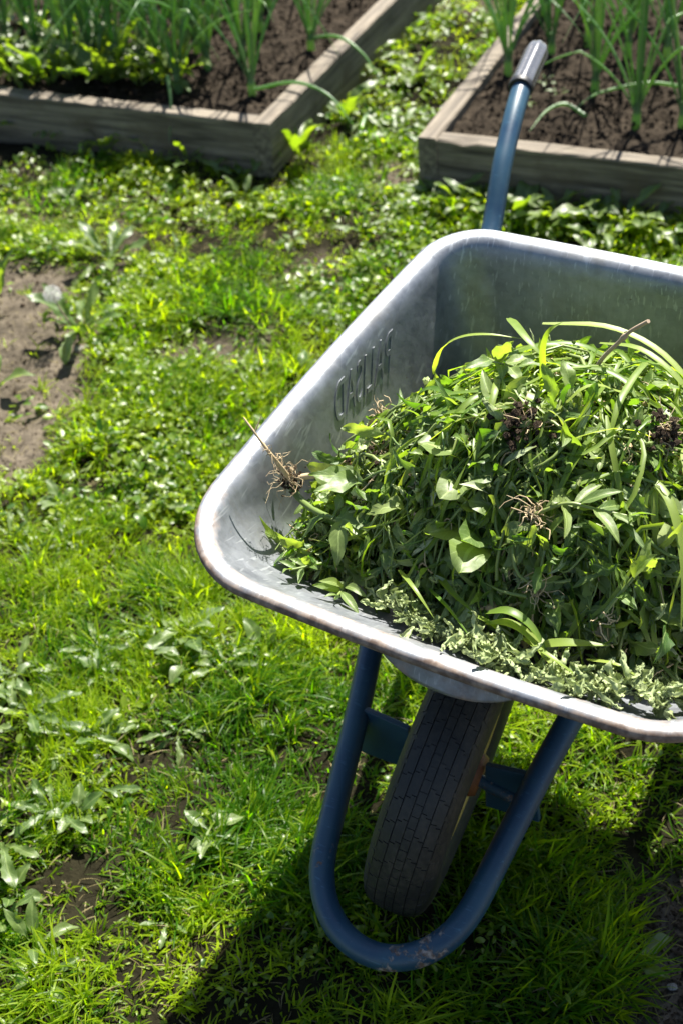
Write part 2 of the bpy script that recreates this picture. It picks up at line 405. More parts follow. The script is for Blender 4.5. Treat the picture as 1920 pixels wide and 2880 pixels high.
def hz(x, y):
    h = .018 * (fbm(x * 2.2, y * 2.2, 4) - .5) + np.where((np.abs(x) < 3) & (y > -.5) & (y < 6), .034 * (fbm(x * 8 + 70, y * 8 + 20, 2) - .5), 0)
    near = (np.abs(x) < 3) & (y > -.5) & (y < 6)
    bm = bare_mask(x, y)
    h = h + np.where(near, .012 * (fbm(x * 28, y * 28, 3) - .5) + bm * .022 * (fbm(x * 45 + 9, y * 45, 3) - .5), 0)
    for c, lo, hi in ((LC, -BED_W, 0), (RC, 0, BED_W)):
        dx, dy = x - c[0], y - c[1]; a = dx * bx_ax[0] + dy * bx_ax[1]; b = dx * by_ax[0] + dy * by_ax[1]
        d = np.hypot(np.maximum(np.maximum(lo - a, a - hi), 0), np.maximum(np.maximum(-b, b - BED_L), 0)); h = h + .014 * np.exp(-(d / .11) ** 2)
    return h - .012 * bm

# ground sheet: fine under the picture, coarse to the horizon
def axis(lo, hi, step, far):
    fine = np.arange(lo, hi + 1e-6, step); g = step; l = [lo]; r = [hi]
    while r[-1] < far: g *= 1.35; r.append(r[-1] + g); l.append(l[-1] - g)
    return np.concatenate([l[:0:-1], fine, r[1:]])
gx = axis(-1.3, 1.3, .011, 250); gy = axis(.5, 4.6, .013, 250)
X, Y = np.meshgrid(gx, gy); Z = hz(X, Y)
mb = MB(); mb.add(np.stack([X, Y, Z], -1).reshape(-1, 3), grid_faces(len(gy), len(gx)), None, bare_mask(X, Y).ravel())
ground = tag(mb.obj('ground', M['ground']), 'brown earth showing between the grass of the garden', None, None, 'structure')

# ------------------------------------------------------------------ raised beds
def make_board(parent, p0, p1, thick_dir, th, h, z_top, seed):
    """board with a slightly uneven sawn edge; local x runs along it"""
    p0 = np.array(p0); p1 = np.array(p1); L = np.linalg.norm(p1 - p0); n = int(L / .03)
    r = np.random.default_rng(seed); s = np.linspace(0, L, n)
    j = lambda a: a * (np.interp(s, np.linspace(0, L, max(4, n // 5)), r.normal(0, 1, max(4, n // 5))) * .6 + r.normal(0, .35, n))
    ch = .0035; prof = [(0, z_top - h), (0, z_top - ch), (ch, z_top), (th - ch, z_top), (th, z_top - ch), (th, z_top - h)]
    V = np.zeros((n, 6, 3)); warp = .003 * np.sin(s / L * 3.1 + r.uniform(0, 3)) 
    for k, (a, z) in enumerate(prof):
        V[:, k, 0] = s; V[:, k, 1] = a + j(.0013) + warp; V[:, k, 2] = z + (j(.0016) if k in (1, 2, 3, 4) else 0)
    for _ in range(int(L * 3)):                       # a few chips out of the upper edges
        i = r.integers(2, n - 2); k = r.choice([1, 2]); V[i, 1:3, 2] -= r.uniform(.002, .006)
    mb = MB(); mb.add(V.reshape(-1, 3), grid_faces(n, 6, True))
    for e, rev in ((0, False), (n - 1, True)):
        q = V[e]; mb.add(q, np.array([[0, 1, 2, 3, 4, 5]] if rev is False else [[5, 4, 3, 2, 1, 0]]))
    o = mb.obj('board', M['wood'], parent, smooth=False)
    d = (p1 - p0) / L; ang = math.atan2(d[1], d[0])
    left = np.array([-d[1], d[0]])
    if left @ np.array(thick_dir) < 0:               # make local +y point inwards
        o.scale = (1, -1, 1); o.data.flip_normals()
    o.location = (p0[0], p0[1], 0); o.rotation_euler = (0, 0, ang)
    return o
def make_bed(corner, sgn, label, seed):
    t = thing('raised_bed', label, 'raised bed', (corner[0], corner[1], 0), -BYAW)
    th = .045; W = BED_W * sgn; zt = HB
    make_board(t, (0, 0), (0, BED_L), (sgn, 0), th, .2, zt, seed)                                   # long side by the path
    make_board(t, (sgn * (th + .002), .0), (W - sgn * (th + .002), .0), (0, 1), th, .2, zt - .002, seed + 1)   # front
    make_board(t, (W, 0), (W, BED_L), (-sgn, 0), th, .2, zt, seed + 2)
    make_board(t, (sgn * (th + .002), BED_L), (W - sgn * (th + .002), BED_L), (0, -1), th, .2, zt - .002, seed + 3)
    return t
bedL = make_bed(LC, -1, 'left raised bed of grey weathered boards with onions and weeds', 21)
bedR = make_bed(RC, 1, 'right raised bed of grey weathered boards behind the blue handle', 41)
def bed_soil(corner, sgn, label, seed):
    a = np.linspace(.046, BED_W - .046, 150) * sgn; b = np.linspace(.046, BED_L - .046, 240)
    A, Bb = np.meshgrid(a, b)
    Zs = .122 + .035 * (fbm(A * 9 + seed, Bb * 9, 3) - .5) + .034 * (fbm(A * 36 + seed, Bb * 36, 4, .65) - .5)
    edge = np.minimum(np.minimum(np.abs(A) - .04, BED_W - .04 - np.abs(A)), np.minimum(Bb - .04, BED_L - .04 - Bb))
    Zs = np.minimum(Zs, .121 + .5 * np.clip(edge, 0, .05))
    F = grid_faces(240, 150)
    if sgn < 0: F = F[:, ::-1]
    mb = MB(); mb.add(np.stack([A, Bb, Zs], -1).reshape(-1, 3), F)
    o = mb.obj('bed_soil', M['soil']); o.location = (corner[0], corner[1], 0); o.rotation_euler = (0, 0, -BYAW)
    tag(o, label, None, None, 'structure')
bed_soil(LC, -1, 'dark crumbly soil filling the left raised bed', 5)
bed_soil(RC, 1, 'dark crumbly soil filling the right raised bed', 60)

# loose crumbs of soil
def octa():
    V = np.array([[1, 0, 0], [-1, 0, 0], [0, 1, 0], [0, -1, 0], [0, 0, 1], [0, 0, -1], [.6, .6, .6], [-.6, .6, .5], [.6, -.6, .55], [-.6, -.6, .6]], float)
    F = np.array([[0, 6, 4], [6, 2, 4], [2, 7, 4], [7, 1, 4], [1, 9, 4], [9, 3, 4], [3, 8, 4], [8, 0, 4], [0, 2, 6], [2, 1, 7], [1, 3, 9], [3, 0, 8], [2, 0, 5], [1, 2, 5], [3, 1, 5], [0, 3, 5]])
    return V, F
def crumb_temps(k):
    out = []
    for i in range(k):
        V, F = octa(); V = V * (1 + .45 * np.random.default_rng(i).normal(0, .5, V.shape)) * np.array([1, .9, .7])
        out.append((V, F, np.zeros((len(V), 2))))
    return out
mb = MB(); ct = crumb_temps(6)
n = 40000; px = rng.uniform(-1.0, 1.2, n); py = rng.uniform(.7, 3.4, n)
k = (rng.random(n) < bare_mask(px, py)) & ~in_bed(px, py); px, py = px[k], py[k]
n2 = 5000; ex = rng.uniform(.30, .62, n2); ey = rng.uniform(.75, 1.12, n2); k = bare_mask(ex, ey) > .4; px = np.concatenate([px, ex[k]]); py = np.concatenate([py, ey[k]])
n = len(px); scatter(mb, ct, np.stack([px, py, hz(px, py)], -1), rots(rng.uniform(0, 6.3, n), rng.uniform(0, 6.3, n), rng.uniform(0, 6.3, n)), rng.uniform(.0012, .0032, n) * (1 + 1.6 * (rng.random(n) < .06)), rng.random(n))
tag(mb.obj('soil_crumbs', M['dirt'], None, False), 'loose crumbs of earth on the bare patches', 'soil', None, 'stuff')
mb = MB()
for c, sg in ((LC, -1), (RC, 1)):
    n = 2600; a = rng.uniform(.06, BED_W - .06, n) * sg; b = rng.uniform(.05, 1.2, n) ** 1.0
    P = c[None] + a[:, None] * bx_ax + b[:, None] * by_ax
    sc = rng.uniform(.0025, .007, n) * (1 + 1.0 * (rng.random(n) < .05))
    scatter(mb, ct, np.stack([P[:, 0], P[:, 1], np.full(n, .124) + rng.uniform(0, .008, n)], -1), rots(rng.uniform(0, 6.3, n), rng.uniform(0, 6.3, n), rng.uniform(0, 6.3, n)), sc, rng.random(n))
tag(mb.obj('bed_soil_crumbs', M['soil'], None, False), 'loose crumbs of dark soil in the raised beds', 'soil', None, 'stuff')

# ------------------------------------------------------------------ wheelbarrow
BL = np.array([.10238, 1.1386]); BYW = .52425
def b2w(p):                                        # barrow local (right, back, up) -> world
    p = np.asarray(p, float); c, s = math.cos(BYW), math.sin(BYW)
    return np.stack([BL[0] + p[..., 0] * c + p[..., 1] * s, BL[1] - p[..., 0] * s + p[..., 1] * c, p[..., 2]], -1)
barrow = thing('wheelbarrow', 'metal wheelbarrow with blue tube frame and galvanised tray full of pulled weeds', 'wheelbarrow', (BL[0], BL[1], 0), -BYW)
TY, VO = .06588, .06484
UF, UB, WF, WB, ZF, ZB = -.1768, .4445, .3288, .2865, .5633, .6654
def tray_rot(u, v): c, s = math.cos(TY), math.sin(TY); return v * c + u * s + VO, u * c - v * s      # -> (x=v', y=u')
def quad_loop(corners, radii, nc=14, nsd=18, bow=0.):
    pts = []; k = 4; ends = []
    for i in range(4):
        a = np.array(corners[i - 1]); b = np.array(corners[i]); c = np.array(corners[(i + 1) % 4]); r = radii[i]
        d1 = (a - b) / np.linalg.norm(a - b); d2 = (c - b) / np.linalg.norm(c - b); P0 = b + d1 * r; P2 = b + d2 * r
        Q1 = P0 - d1 * r * .55; Q2 = P2 - d2 * r * .55; t = np.linspace(0, 1, nc)[:, None]
        pts.append((1 - t) ** 3 * P0 + 3 * (1 - t) ** 2 * t * Q1 + 3 * (1 - t) * t * t * Q2 + t ** 3 * P2)
    out = []
    for i in range(4):
        out.append(pts[i]); a = pts[i][-1]; b = pts[(i + 1) % 4][0]; t = np.linspace(0, 1, nsd + 2)[1:-1]
        d = b - a; nrm = np.array([-d[1], d[0]]) / np.linalg.norm(d)
        out.append(a + t[:, None] * d + (np.sin(np.pi * t) * bow)[:, None] * nrm)
    return np.concatenate(out)
rim = quad_loop([(UF, -WF), (UB, -WB), (UB, WB), (UF, WF)], [.13, .076, .076, .13], bow=-.005)          # (u, v)
FU0, FU1 = .15, .375
flo = quad_loop([(FU0, -.178), (FU1, -.178), (FU1, .178), (FU0, .178)], [.06, .05, .05, .06])
NS = len(rim)
cen_ = rim.mean(0)
tn = np.roll(rim, -1, 0) - np.roll(rim, 1, 0); tn /= np.linalg.norm(tn, axis=1)[:, None]
inw = np.stack([tn[:, 1], -tn[:, 0]], -1); inw *= np.sign(((cen_ - rim) * inw).sum(1))[:, None]
zr = ZF + (ZB - ZF) * (rim[:, 0] - UF) / (UB - UF)
zfl = .345 + .16 * (flo[:, 0] - FU0)
rr = .0075; rows = []; tin = []
front = sstep(.10, -.14, rim[:, 0])                # 1 along the front rim
for ph in np.radians([300, 270, 235, 205, 180, 155, 125, 100, 80]):
    rows.append((rim + inw * (rr + rr * math.cos(ph)), zr - rr + rr * math.sin(ph)))
    und = float(np.interp(math.degrees(ph), [80, 100, 125, 155, 180, 205, 300], [.30, .40, .62, .92, 1., 1., 1.])); tin.append((.12 + .88 * front) * und * .80 + .03)
FLW = .030
for a, dz, tt in ((.0115, -.0004, .25), (.0150, -.0012, .18), (.0185, -.0024, .26), (.0215, -.0042, .36), (.0250, -.0078, .26), (.0290, -.0140, .10)):
    rows.append((rim + inw * a, zr + dz)); tin.append(.02 + front * (tt + .07))
A0 = rim + inw * .029; ZA = zr - .0140
exp_ = flo + (flo - flo.mean(0)) * .12
Kz = zfl
for t in np.concatenate([np.linspace(.06, .86, 13), [.90, .94, .97, 1.0]]):
    h = t; bul = .035 * math.sin(math.pi * t)       # slightly bellied walls
    P = A0 * (1 - h) + exp_ * h - inw * (bul * .35)[..., None] if False else A0 * (1 - h) + exp_ * h
    z = ZA * (1 - h) + Kz * h - .006 * math.sin(math.pi * t)
    if t > .86: z = z + .018 * ((t - .86) / .14) ** 2 - .0
    rows.append((P, z)); tin.append(np.full(NS, .02))
zc = rows[-1][1]
for f in (.93, .8, .55, .25, .02):
    rows.append((flo.mean(0) + (exp_ - flo.mean(0)) * f, zfl * f + zfl.mean() * (1 - f) + .018 * max(0, (f - .8) / .2) ** 2)); tin.append(np.full(NS, .05))
V = []
for (P, z) in rows:
    x, y = tray_rot(P[:, 0], P[:, 1]); V.append(np.stack([x, y, np.broadcast_to(z, x.shape)], -1))
V = np.array(V); mb = MB()
F = grid_faces(len(rows), NS, True)
mb.add(V.reshape(-1, 3), F, None, np.array(tin).reshape(-1))
tray = mb.obj('tray', M['galv'], barrow)
sol = tray.modifiers.new('thickness', 'SOLIDIFY'); sol.thickness = .0012; sol.offset = 1 

# pouring lip under the front rim
mb = MB(); na, nb = 25, 8; G = np.zeros((nb, na, 3)); tl = np.zeros((nb, na))
for i, a in enumerate(np.linspace(-1, 1, na)):
    for j, b in enumerate(np.linspace(0, 1, nb)):
        drop = .004 + .019 * (1 - abs(a) ** 2.4) ** .8
        u = UF + .008 - (.004 + .010 * b) * (1 - a * a); v = .076 * a + .028
        x, y = tray_rot(u, v); G[j, i] = (x, y, ZF - .010 - drop * b)
        tl[j, i] = .30 + .40 * (math.exp(-((a + .62) / .16) ** 2) + math.exp(-((a - .32) / .2) ** 2)) * (.4 + .6 * b)
mb.add(G.reshape(-1, 3), grid_faces(nb, na), None, tl.ravel())
lip = mb.obj('pouring_lip', M['galv'], tray); s2 = lip.modifiers.new('thickness', 'SOLIDIFY'); s2.thickness = .003; s2.offset = -1

# lettering pressed into the left wall (reads from outside, so mirrored from inside)
fc = bpy.data.curves.new('lettering', 'FONT'); fc.body = 'PALISAD'; fc.size = 1.0; fc.extrude = .0; fc.bevel_depth = 0.0; fc.space_character = 1.08
to = bpy.data.objects.new('lettering_source', fc); COL.objects.link(to)
dg = bpy.context.evaluated_depsgraph_get(); tm = to.evaluated_get(dg).to_mesh()
tv = np.array([v.co[:] for v in tm.vertices]); tf = [list(p.vertices) for p in tm.polygons]
te = {}
for f in tf:
    for a, b in zip(f, f[1:] + f[:1]): te[(a, b)] = te.get((a, b), 0) + 1
bnd = [e for e in te if (e[1], e[0]) not in te]
to.evaluated_get(dg).to_mesh_clear(); COL.objects.unlink(to); bpy.data.objects.remove(to); bpy.data.curves.remove(fc)
tx0, tx1 = tv[:, 0].min(), tv[:, 0].max(); ty1 = tv[:, 1].max()
from mathutils.bvhtree import BVHTree
tray_bvh = BVHTree.FromPolygons([tuple(p) for p in V.reshape(-1, 3)], [tuple(f) for f in F])
fx = (tv[:, 0] - tx0) / (tx1 - tx0); fy = tv[:, 1] / ty1
top = []; base = []
for a, b in zip(fx, fy):
    u = (.264 * b + .238 * (1 - b)) * (1 - a) + (.144 * b + .124 * (1 - b)) * a; z = (.562 + .045 * b) * (1 - a) + (.553 + .042 * b) * a
    x0, y0 = tray_rot(u, 0.); dx, dy = tray_rot(u, -1.); d = Vector((dx - x0, dy - y0, 0)).normalized()
    hit, nrm, _, _ = tray_bvh.ray_cast(Vector((x0, y0, z)), d); nrm = -d if nrm is None else (nrm if nrm.dot(d) < 0 else -nrm); hit = hit or Vector((x0, y0, z)) + d * .26
    top.append(hit + nrm * .0013); base.append(hit - nrm * .001)
top = np.array([v[:] for v in top]); base = np.array([v[:] for v in base])
mb = MB(); nt_v = len(tv)
mb.add(np.concatenate([top, base]), np.array([[e[0], e[1], e[1] + nt_v, e[0] + nt_v] for e in bnd]), None, .02)
for k in sorted({len(f) for f in tf}): mb.add(top, np.array([f for f in tf if len(f) == k]), None, .02)
let = mb.obj('lettering', M['galv'], tray, False)

# frame: one bent tube from handle to handle
TD = .0308; UL, ZL, RL, UT, ZT, WT = -.2337, .1045, .0992, .1347, .304, .147
sl = (ZT - ZL) / (UT - UL)
half = []
for a in np.linspace(0, math.pi / 2, 14):
    u = UL + RL * (1 - math.cos(a)); half.append((RL * math.sin(a), u, ZL + sl * (u - UL)))
back = [(.120, 0, ZL + sl * (0 - UL)), (WT, UT, ZT), (.185, .38, .366), (.222, .60, .428), (.240, .734, .503), (.250, .797, .574), (.261, .875, .622), (.270, .932, .644), (.280, 1.00, .652)]
right = np.array(half + back); leftp = right * np.array([-1, 1, 1])
path = np.vstack([leftp[::-1], right[1:]])
def resample(P, step):
    d = np.concatenate([[0], np.cumsum(np.linalg.norm(np.diff(P, axis=0), axis=1))]); q = np.arange(0, d[-1], step)
    return np.stack([np.interp(q, d, P[:, k]) for k in range(3)], -1)
path = resample(path, .004)
for _ in range(60): path[1:-1] = .25 * path[:-2] + .5 * path[1:-1] + .25 * path[2:]
path = path[::2]
low = sstep(.15, .09, path[:, 2]); nearloop = sstep(-.06, -.20, path[:, 1])
mb = MB(); tube(mb, path, TD / 2, 20, True, .10 + .52 * nearloop * (.6 + .4 * np.sin(np.arange(len(path)) * .21)))
frame = mb.obj('frame_tube', M['blue'], barrow)
def grip(sg):
    p0 = np.array([sg * .2695, .925, .6425]); p1 = np.array([sg * .286, 1.045, .6575]); d = (p1 - p0)
    P = [p0 + d * t for t in np.linspace(0, 1, 12)]; prof = np.array([.0172, .0186, .0182, .0182, .0182, .0182, .0182, .0182, .0184, .0186, .0172, .012])
    mb = MB(); T, A, Bn = frames(P); a = np.linspace(0, 2 * math.pi, 48, endpoint=False); rib = 1 + .035 * np.sign(np.sin(a * 8))
    V = np.array(P)[:, None] + (prof[:, None] * rib[None])[..., None] * (np.cos(a)[None, :, None] * A[:, None] + np.sin(a)[None, :, None] * Bn[:, None])
    mb.add(V.reshape(-1, 3), grid_faces(12, 48, True)); mb.add(V[-1], np.arange(48)[None]); mb.add(V[0], np.arange(48)[::-1][None])
    g = mb.obj('grip', M['grip'], barrow)
    mb = MB(); tube(mb, [p0 - d * .05, p0 - d * .01, p0 + d * .03], [.0178, .0198, .0188], 24); mb.obj('collar', M['black'], g)
grip(-1); grip(1)
# brackets that carry the axle
WR = .1897
for sg, tiltz in ((-1, 0), (1, 0)):
    mb = MB(); x0, x1 = (.112, .050)
    q = np.array([[x0, -.004, .232], [x0 + .008, -.004, .150], [x1, -.004, .146], [x1, -.004, .222]]) * np.array([sg, 1, 1])
    q[:, 2] -= .010 * sg; q2 = q + np.array([0, .008, 0]); Vb = np.vstack([q, q2]); Fb = [[0, 1, 2, 3], [7, 6, 5, 4], [0, 4, 5, 1], [1, 5, 6, 2], [2, 6, 7, 3], [3, 7, 4, 0]]
    if sg > 0: Fb = [f[::-1] for f in Fb]
    mb.add(Vb, Fb, None, .25); o = mb.obj('bracket', M['blue'], barrow, False)
    bv = o.modifiers.new('edge', 'BEVEL'); bv.width = .0015; bv.segments = 2
mb = MB(); tube(mb, [(-.112, .008, WR + .022), (.112, -.008, WR - .022)], .008, 14); ax_ = mb.obj('axle', M['blue'], barrow)
# wheel
wheel = link('wheel', None, barrow); wheel.location = (0, 0, WR); wheel.rotation_euler = (0, .205, .0725); wheel.scale = (.92, 1.015, 1.015)
def lathe(mb, prof, seg, closed=False, mi=0):
    a = np.linspace(0, 2 * math.pi, seg, endpoint=False); prof = np.array(prof)
    V = np.stack([np.broadcast_to(prof[:, 0][:, None], (len(prof), seg)), prof[:, 1][:, None] * np.cos(a), prof[:, 1][:, None] * np.sin(a)], -1)
    F = grid_faces(len(prof), seg, True)
    if closed:
        j = np.arange(seg); j2 = (j + 1) % seg; n0 = (len(prof) - 1) * seg
        F = np.vstack([F, np.stack([n0 + j, n0 + j2, j2, j], -1)])
    mb.add(V.reshape(-1, 3), F, None, .3, mi)
HT = .046
prof = [(-.030, .108), (-.040, .118), (-.0455, .135), (-.0465, .150), (-.0445, .163), (-.040, .1735), (-.034, .1795), (-.022, .1840), (-.010, .1858), (0, .1862), (.010, .1858), (.022, .1840), (.034, .1795), (.040, .1735), (.0445, .163), (.0465, .150), (.0455, .135), (.040, .118), (.030, .108)]
mb = MB(); lathe(mb, prof, 120); mb.obj('tyre', M['rubber'], wheel)
pw = np.array([p[0] for p in prof[4:15]]); pr = np.array([p[1] for p in prof[4:15]])
mb = MB()
def tread_block(w0, w1, t0, t1, sk=0.0, rise=.0034):
    W = np.linspace(w0, w1, 3); Th = np.linspace(t0, t1, 3); ww, tt = np.meshgrid(W, Th, indexing='ij')
    tt = tt + sk * (ww - (w0 + w1) / 2); r0 = np.interp(ww, pw, pr)
    def P(w, t, r): return np.stack([w, r * np.cos(t), r * np.sin(t)], -1)
    top = P(ww, tt, r0 + rise).reshape(-1, 3); bot = P(ww + np.sign(ww - (w0 + w1) / 2) * .0008, tt, r0 - .001).reshape(-1, 3)
    ring = [0, 1, 2, 5, 8, 7, 6, 3]
    F = [[0, 1, 4, 3], [1, 2, 5, 4], [3, 4, 7, 6], [4, 5, 8, 7]] + [[ring[i], ring[i] + 9, ring[(i + 1) % 8] + 9, ring[(i + 1) % 8]] for i in range(8)]
    mb.add(np.vstack([top, bot]), F, None, .3)
NB = 40; st = 2 * math.pi / NB
for i in range(NB):
    t = i * st
    tread_block(-.0050, .0050, t + .02 * st, t + .485 * st, 0, .0011); tread_block(-.0050, .0050, t + .515 * st, t + .98 * st, 0, .0011)
    for sg in (-1, 1):
        o = .25 * st * sg
        for (wa, wb_, ta, tb, sk, rs) in ((.0064, .0128, .015, .98, 0, .0016), (.0128, .0190, .14, 1.10, 0, .0016), (.0204, .0272, .30, 1.26, 0, .0016), (.0272, .0330, .42, 1.36, 0, .0015), (.0346, .0425, .10, .90, 2, .0011)):
            w = sorted((sg * wa, sg * wb_)); tread_block(w[0], w[1], t + o + ta * st, t + o + tb * st, sk * sg, rs)
mb.obj('tread', M['rubber'], wheel, False)
mb = MB()
for sg in (-1, 1):
    pf = [(sg * .0335, .1125), (sg * .036, .1085), (sg * .033, .103), (sg * .020, .098), (sg * .010, .085), (sg * .008, .05), (sg * .016, .034)]
    lathe(mb, pf if sg > 0 else pf[::-1], 72)
mb.obj('rim', M['yellow'], wheel)
mb = MB(); lathe(mb, [(-.048, .006), (-.048, .024), (-.040, .028), (.040, .028), (.048, .024), (.048, .006)], 40)
mb.obj('hub', M['orange'], wheel)
# legs behind
for sg in (-1, 1):
    mb = MB(); P = spline([(sg * .19, .40, .360), (sg * .195, .45, .20), (sg * .197, .50, .035), (sg * .20, .545, .012), (sg * .205, .585, .05), (sg * .222, .62, .25), (sg * .224, .62, .42)], 40)
    tube(mb, P, .0135, 14, True, .15); mb.obj('leg', M['blue'], barrow)
mb = MB(); tube(mb, [(-.20, .475, .12), (.20, .475, .12)], .010, 12, True, .1); mb.obj('brace', M['blue'], barrow)

# ------------------------------------------------------------------ heap of weeds in the tray (barrow local coordinates)
def heap_z(x, y):
    hx = (x - .088) / .27; hy = (y - .16) / .225; hy = np.where(hy < 0, hy * .95, hy)
    r = np.sqrt(hx ** 2 + hy ** 2); b = sstep(-.7, -.05, hy); p = 2.3 * (1 - b) + (1.75 - .28 * sstep(.1, -.6, hx)) * b
    lump = .062 * (fbm(x * 11 + 3, y * 11 + 8, 3) - .5) * sstep(.53, .60, .49 + .236 * np.clip(1 - r ** p, 0, 1) ** .85)
    return .490 + .014 * sstep(.05, -.1, x) * sstep(.12, 0, y) - .13 * np.clip((y - .08) / .3, 0, 1) + .236 * np.clip(1 - r ** p, 0, 1) ** .85 + lump
def heap_n(x, y):
    e = .008; gx_ = (heap_z(x + e, y) - heap_z(x - e, y)) / (2 * e); gy_ = (heap_z(x, y + e) - heap_z(x, y - e)) / (2 * e)
    n = np.stack([-gx_, -gy_, np.ones_like(gx_)], -1); return n / np.linalg.norm(n, axis=-1, keepdims=True)
def tray_inside(x, y, z):
    """signed room to the tray wall at that height (positive inside)"""
    c, s = math.cos(TY), math.sin(TY); xx, yy = x - VO, y
    v = xx * c - yy * s; u = xx * s + yy * c
    zrm = ZF + (ZB - ZF) * (u - UF) / (UB - UF); zf_ = .345 + .16 * (u - FU0)
    t = np.clip((zrm - .0135 - z) / np.maximum(zrm - .0135 - zf_, .05), 0, 1)
    hw = (WF + (WB - WF) * (u - UF) / (UB - UF) - .04) * (1 - t) + .172 * t
    u0 = (UF + .04) * (1 - t) + (FU0 - .012) * t; u1 = (UB - .04) * (1 - t) + (FU1 + .012) * t
    return np.minimum(np.minimum(hw - np.abs(v), u - u0), u1 - u)
HM = [M['dirt'], M['heap_leaf'], M['heap_blade'], M['heap_stem'], M['heap_pale'], M['root'], M['wilted']]
mb = MB()
gx2 = np.linspace(-.27, .40, 70); gy2 = np.linspace(-.14, .46, 64); X, Y = np.meshgrid(gx2, gy2); Z = heap_z(X, Y) - .018
ok = tray_inside(X, Y, Z) > .004
F = grid_faces(64, 70); F = F[ok.ravel()[F].all(1)]
mb.add(np.stack([X, Y, Z], -1).reshape(-1, 3), F, None, .5, 0)  # dark core sheet added so gaps between the leaves look shaded
def heap_pts(n, mrg=.012):
    x = rng.uniform(-.27, .40, n * 3); y = rng.uniform(-.14, .46, n * 3); z = heap_z(x, y)
    k = np.where(tray_inside(x, y, z) > mrg)[0][:n]; return x[k], y[k], z[k]
def orient(x, y, spread_tilt, down=.6):
    """rotation matrices: local y along a mostly downhill tangent, local z near the surface normal"""
    n = heap_n(x, y); m = len(x)
    dh = np.stack([n[:, 0], n[:, 1], np.zeros(m)], -1); dh /= np.linalg.norm(dh, axis=1)[:, None] + 1e-6
    a = rng.normal(0, 1, (m, 3)); t = down * dh * rng.uniform(.2, 1.4, m)[:, None] + a * .6
    n2 = n + rng.normal(0, spread_tilt, (m, 3)); n2 /= np.linalg.norm(n2, axis=1)[:, None]
    t = t - n2 * (t * n2).sum(1)[:, None]; t /= np.linalg.norm(t, axis=1)[:, None] + 1e-9
    return np.stack([np.cross(t, n2), t, n2], -1)
lt_ov = [leaf_geo(.040, .0185, prof_toothed, 9, 5, .35, b, .30, .25, i) for i, b in enumerate((.5, .9, 1.5, .2, 2.0))]
lt_la = [leaf_geo(.050, .008, prof_lance, 9, 3, .40, b, .20, .3, 10 + i) for i, b in enumerate((.4, 1.0, 1.7, .7))]
lt_br = [leaf_geo(.065, .021, prof_dand, 22, 5, .25, b, .30, .2, 20 + i) for i, b in enumerate((.5, 1.1, 1.5))]
def rolled(L, W, seed):
    """dried leaf: a strip rolled round its midrib on a wandering spine"""
    g = np.random.default_rng(seed); n, m = 15, 9; d = np.array([0, 1., 0]); p = np.zeros(3); S = []
    for i in range(n):
        S.append(p.copy()); d = d + g.normal(0, .24, 3) * np.array([1, 1, .6]); d /= np.linalg.norm(d); p = p + d * L / n
    T, A, Bn = frames(np.array(S)); c = np.linspace(-1, 1, m); s = np.linspace(0, 1, n)
    hw = W / 2 * np.clip(np.sin(np.pi * (s * .9 + .06)), .15, 1) * g.uniform(.6, 1.2, n); ph = np.clip(g.uniform(.9, 2.4) + .7 * np.sin(s * 8 + g.uniform(0, 6)), .3, 3); tw = np.cumsum(g.normal(0, .22, n))
    rho = hw / ph; a = c[None] * ph[:, None] + tw[:, None]
    V = np.array(S)[:, None] + (rho[:, None] * np.sin(a))[..., None] * Bn[:, None] + (rho[:, None] * (1 - np.cos(a)))[..., None] * A[:, None] + g.normal(0, W * .04, (n, m, 3))
    uv = np.stack(np.broadcast_arrays(c[None], s[:, None]), -1).reshape(-1, 2); return V.reshape(-1, 3), grid_faces(n, m), uv
lt_cr = [rolled(.056, .022 + .005 * (i % 3), 30 + i) for i in range(9)]
def crest(x, y): return sstep(-.45, .1, (y - .16) / .225)          # 1 on the sunlit top, 0 on the front
for temps, cnt, mi, lift, smin, smax, tl, cw in ((lt_ov, 2000, 1, .018, .4, 1.25, .8, .16), (lt_br, 420, 1, .018, .6, 1.1, .8, .2), (lt_la, 3200, 1, .016, .35, 1.1, .65, .9), (lt_br, 520, 1, .008, .5, .95, .5, .4), (lt_ov, 420, 4, .012, .3, .9, .7, .9), (lt_la, 1100, 4, .016, .25, .9, .7, 1.), (lt_cr, 1500, 6, .012, .25, .8, .8, .9), (lt_cr, 500, 5, .010, .2, .6, .8, .9)):
    x, y, z = heap_pts(cnt); k = rng.random(len(x)) < 1 - (1 - cw) * crest(x, y); x, y, z = x[k], y[k], z[k]
    nn = heap_n(x, y); off = rng.uniform(-.018, lift, len(x))
    pos = np.stack([x, y, z], -1) + nn * off[:, None]
    scatter(mb, temps, pos, orient(x, y, tl), rng.uniform(smin, smax, len(x)), np.clip(rng.normal(.45, .3, len(x)), 0, 1), mi)
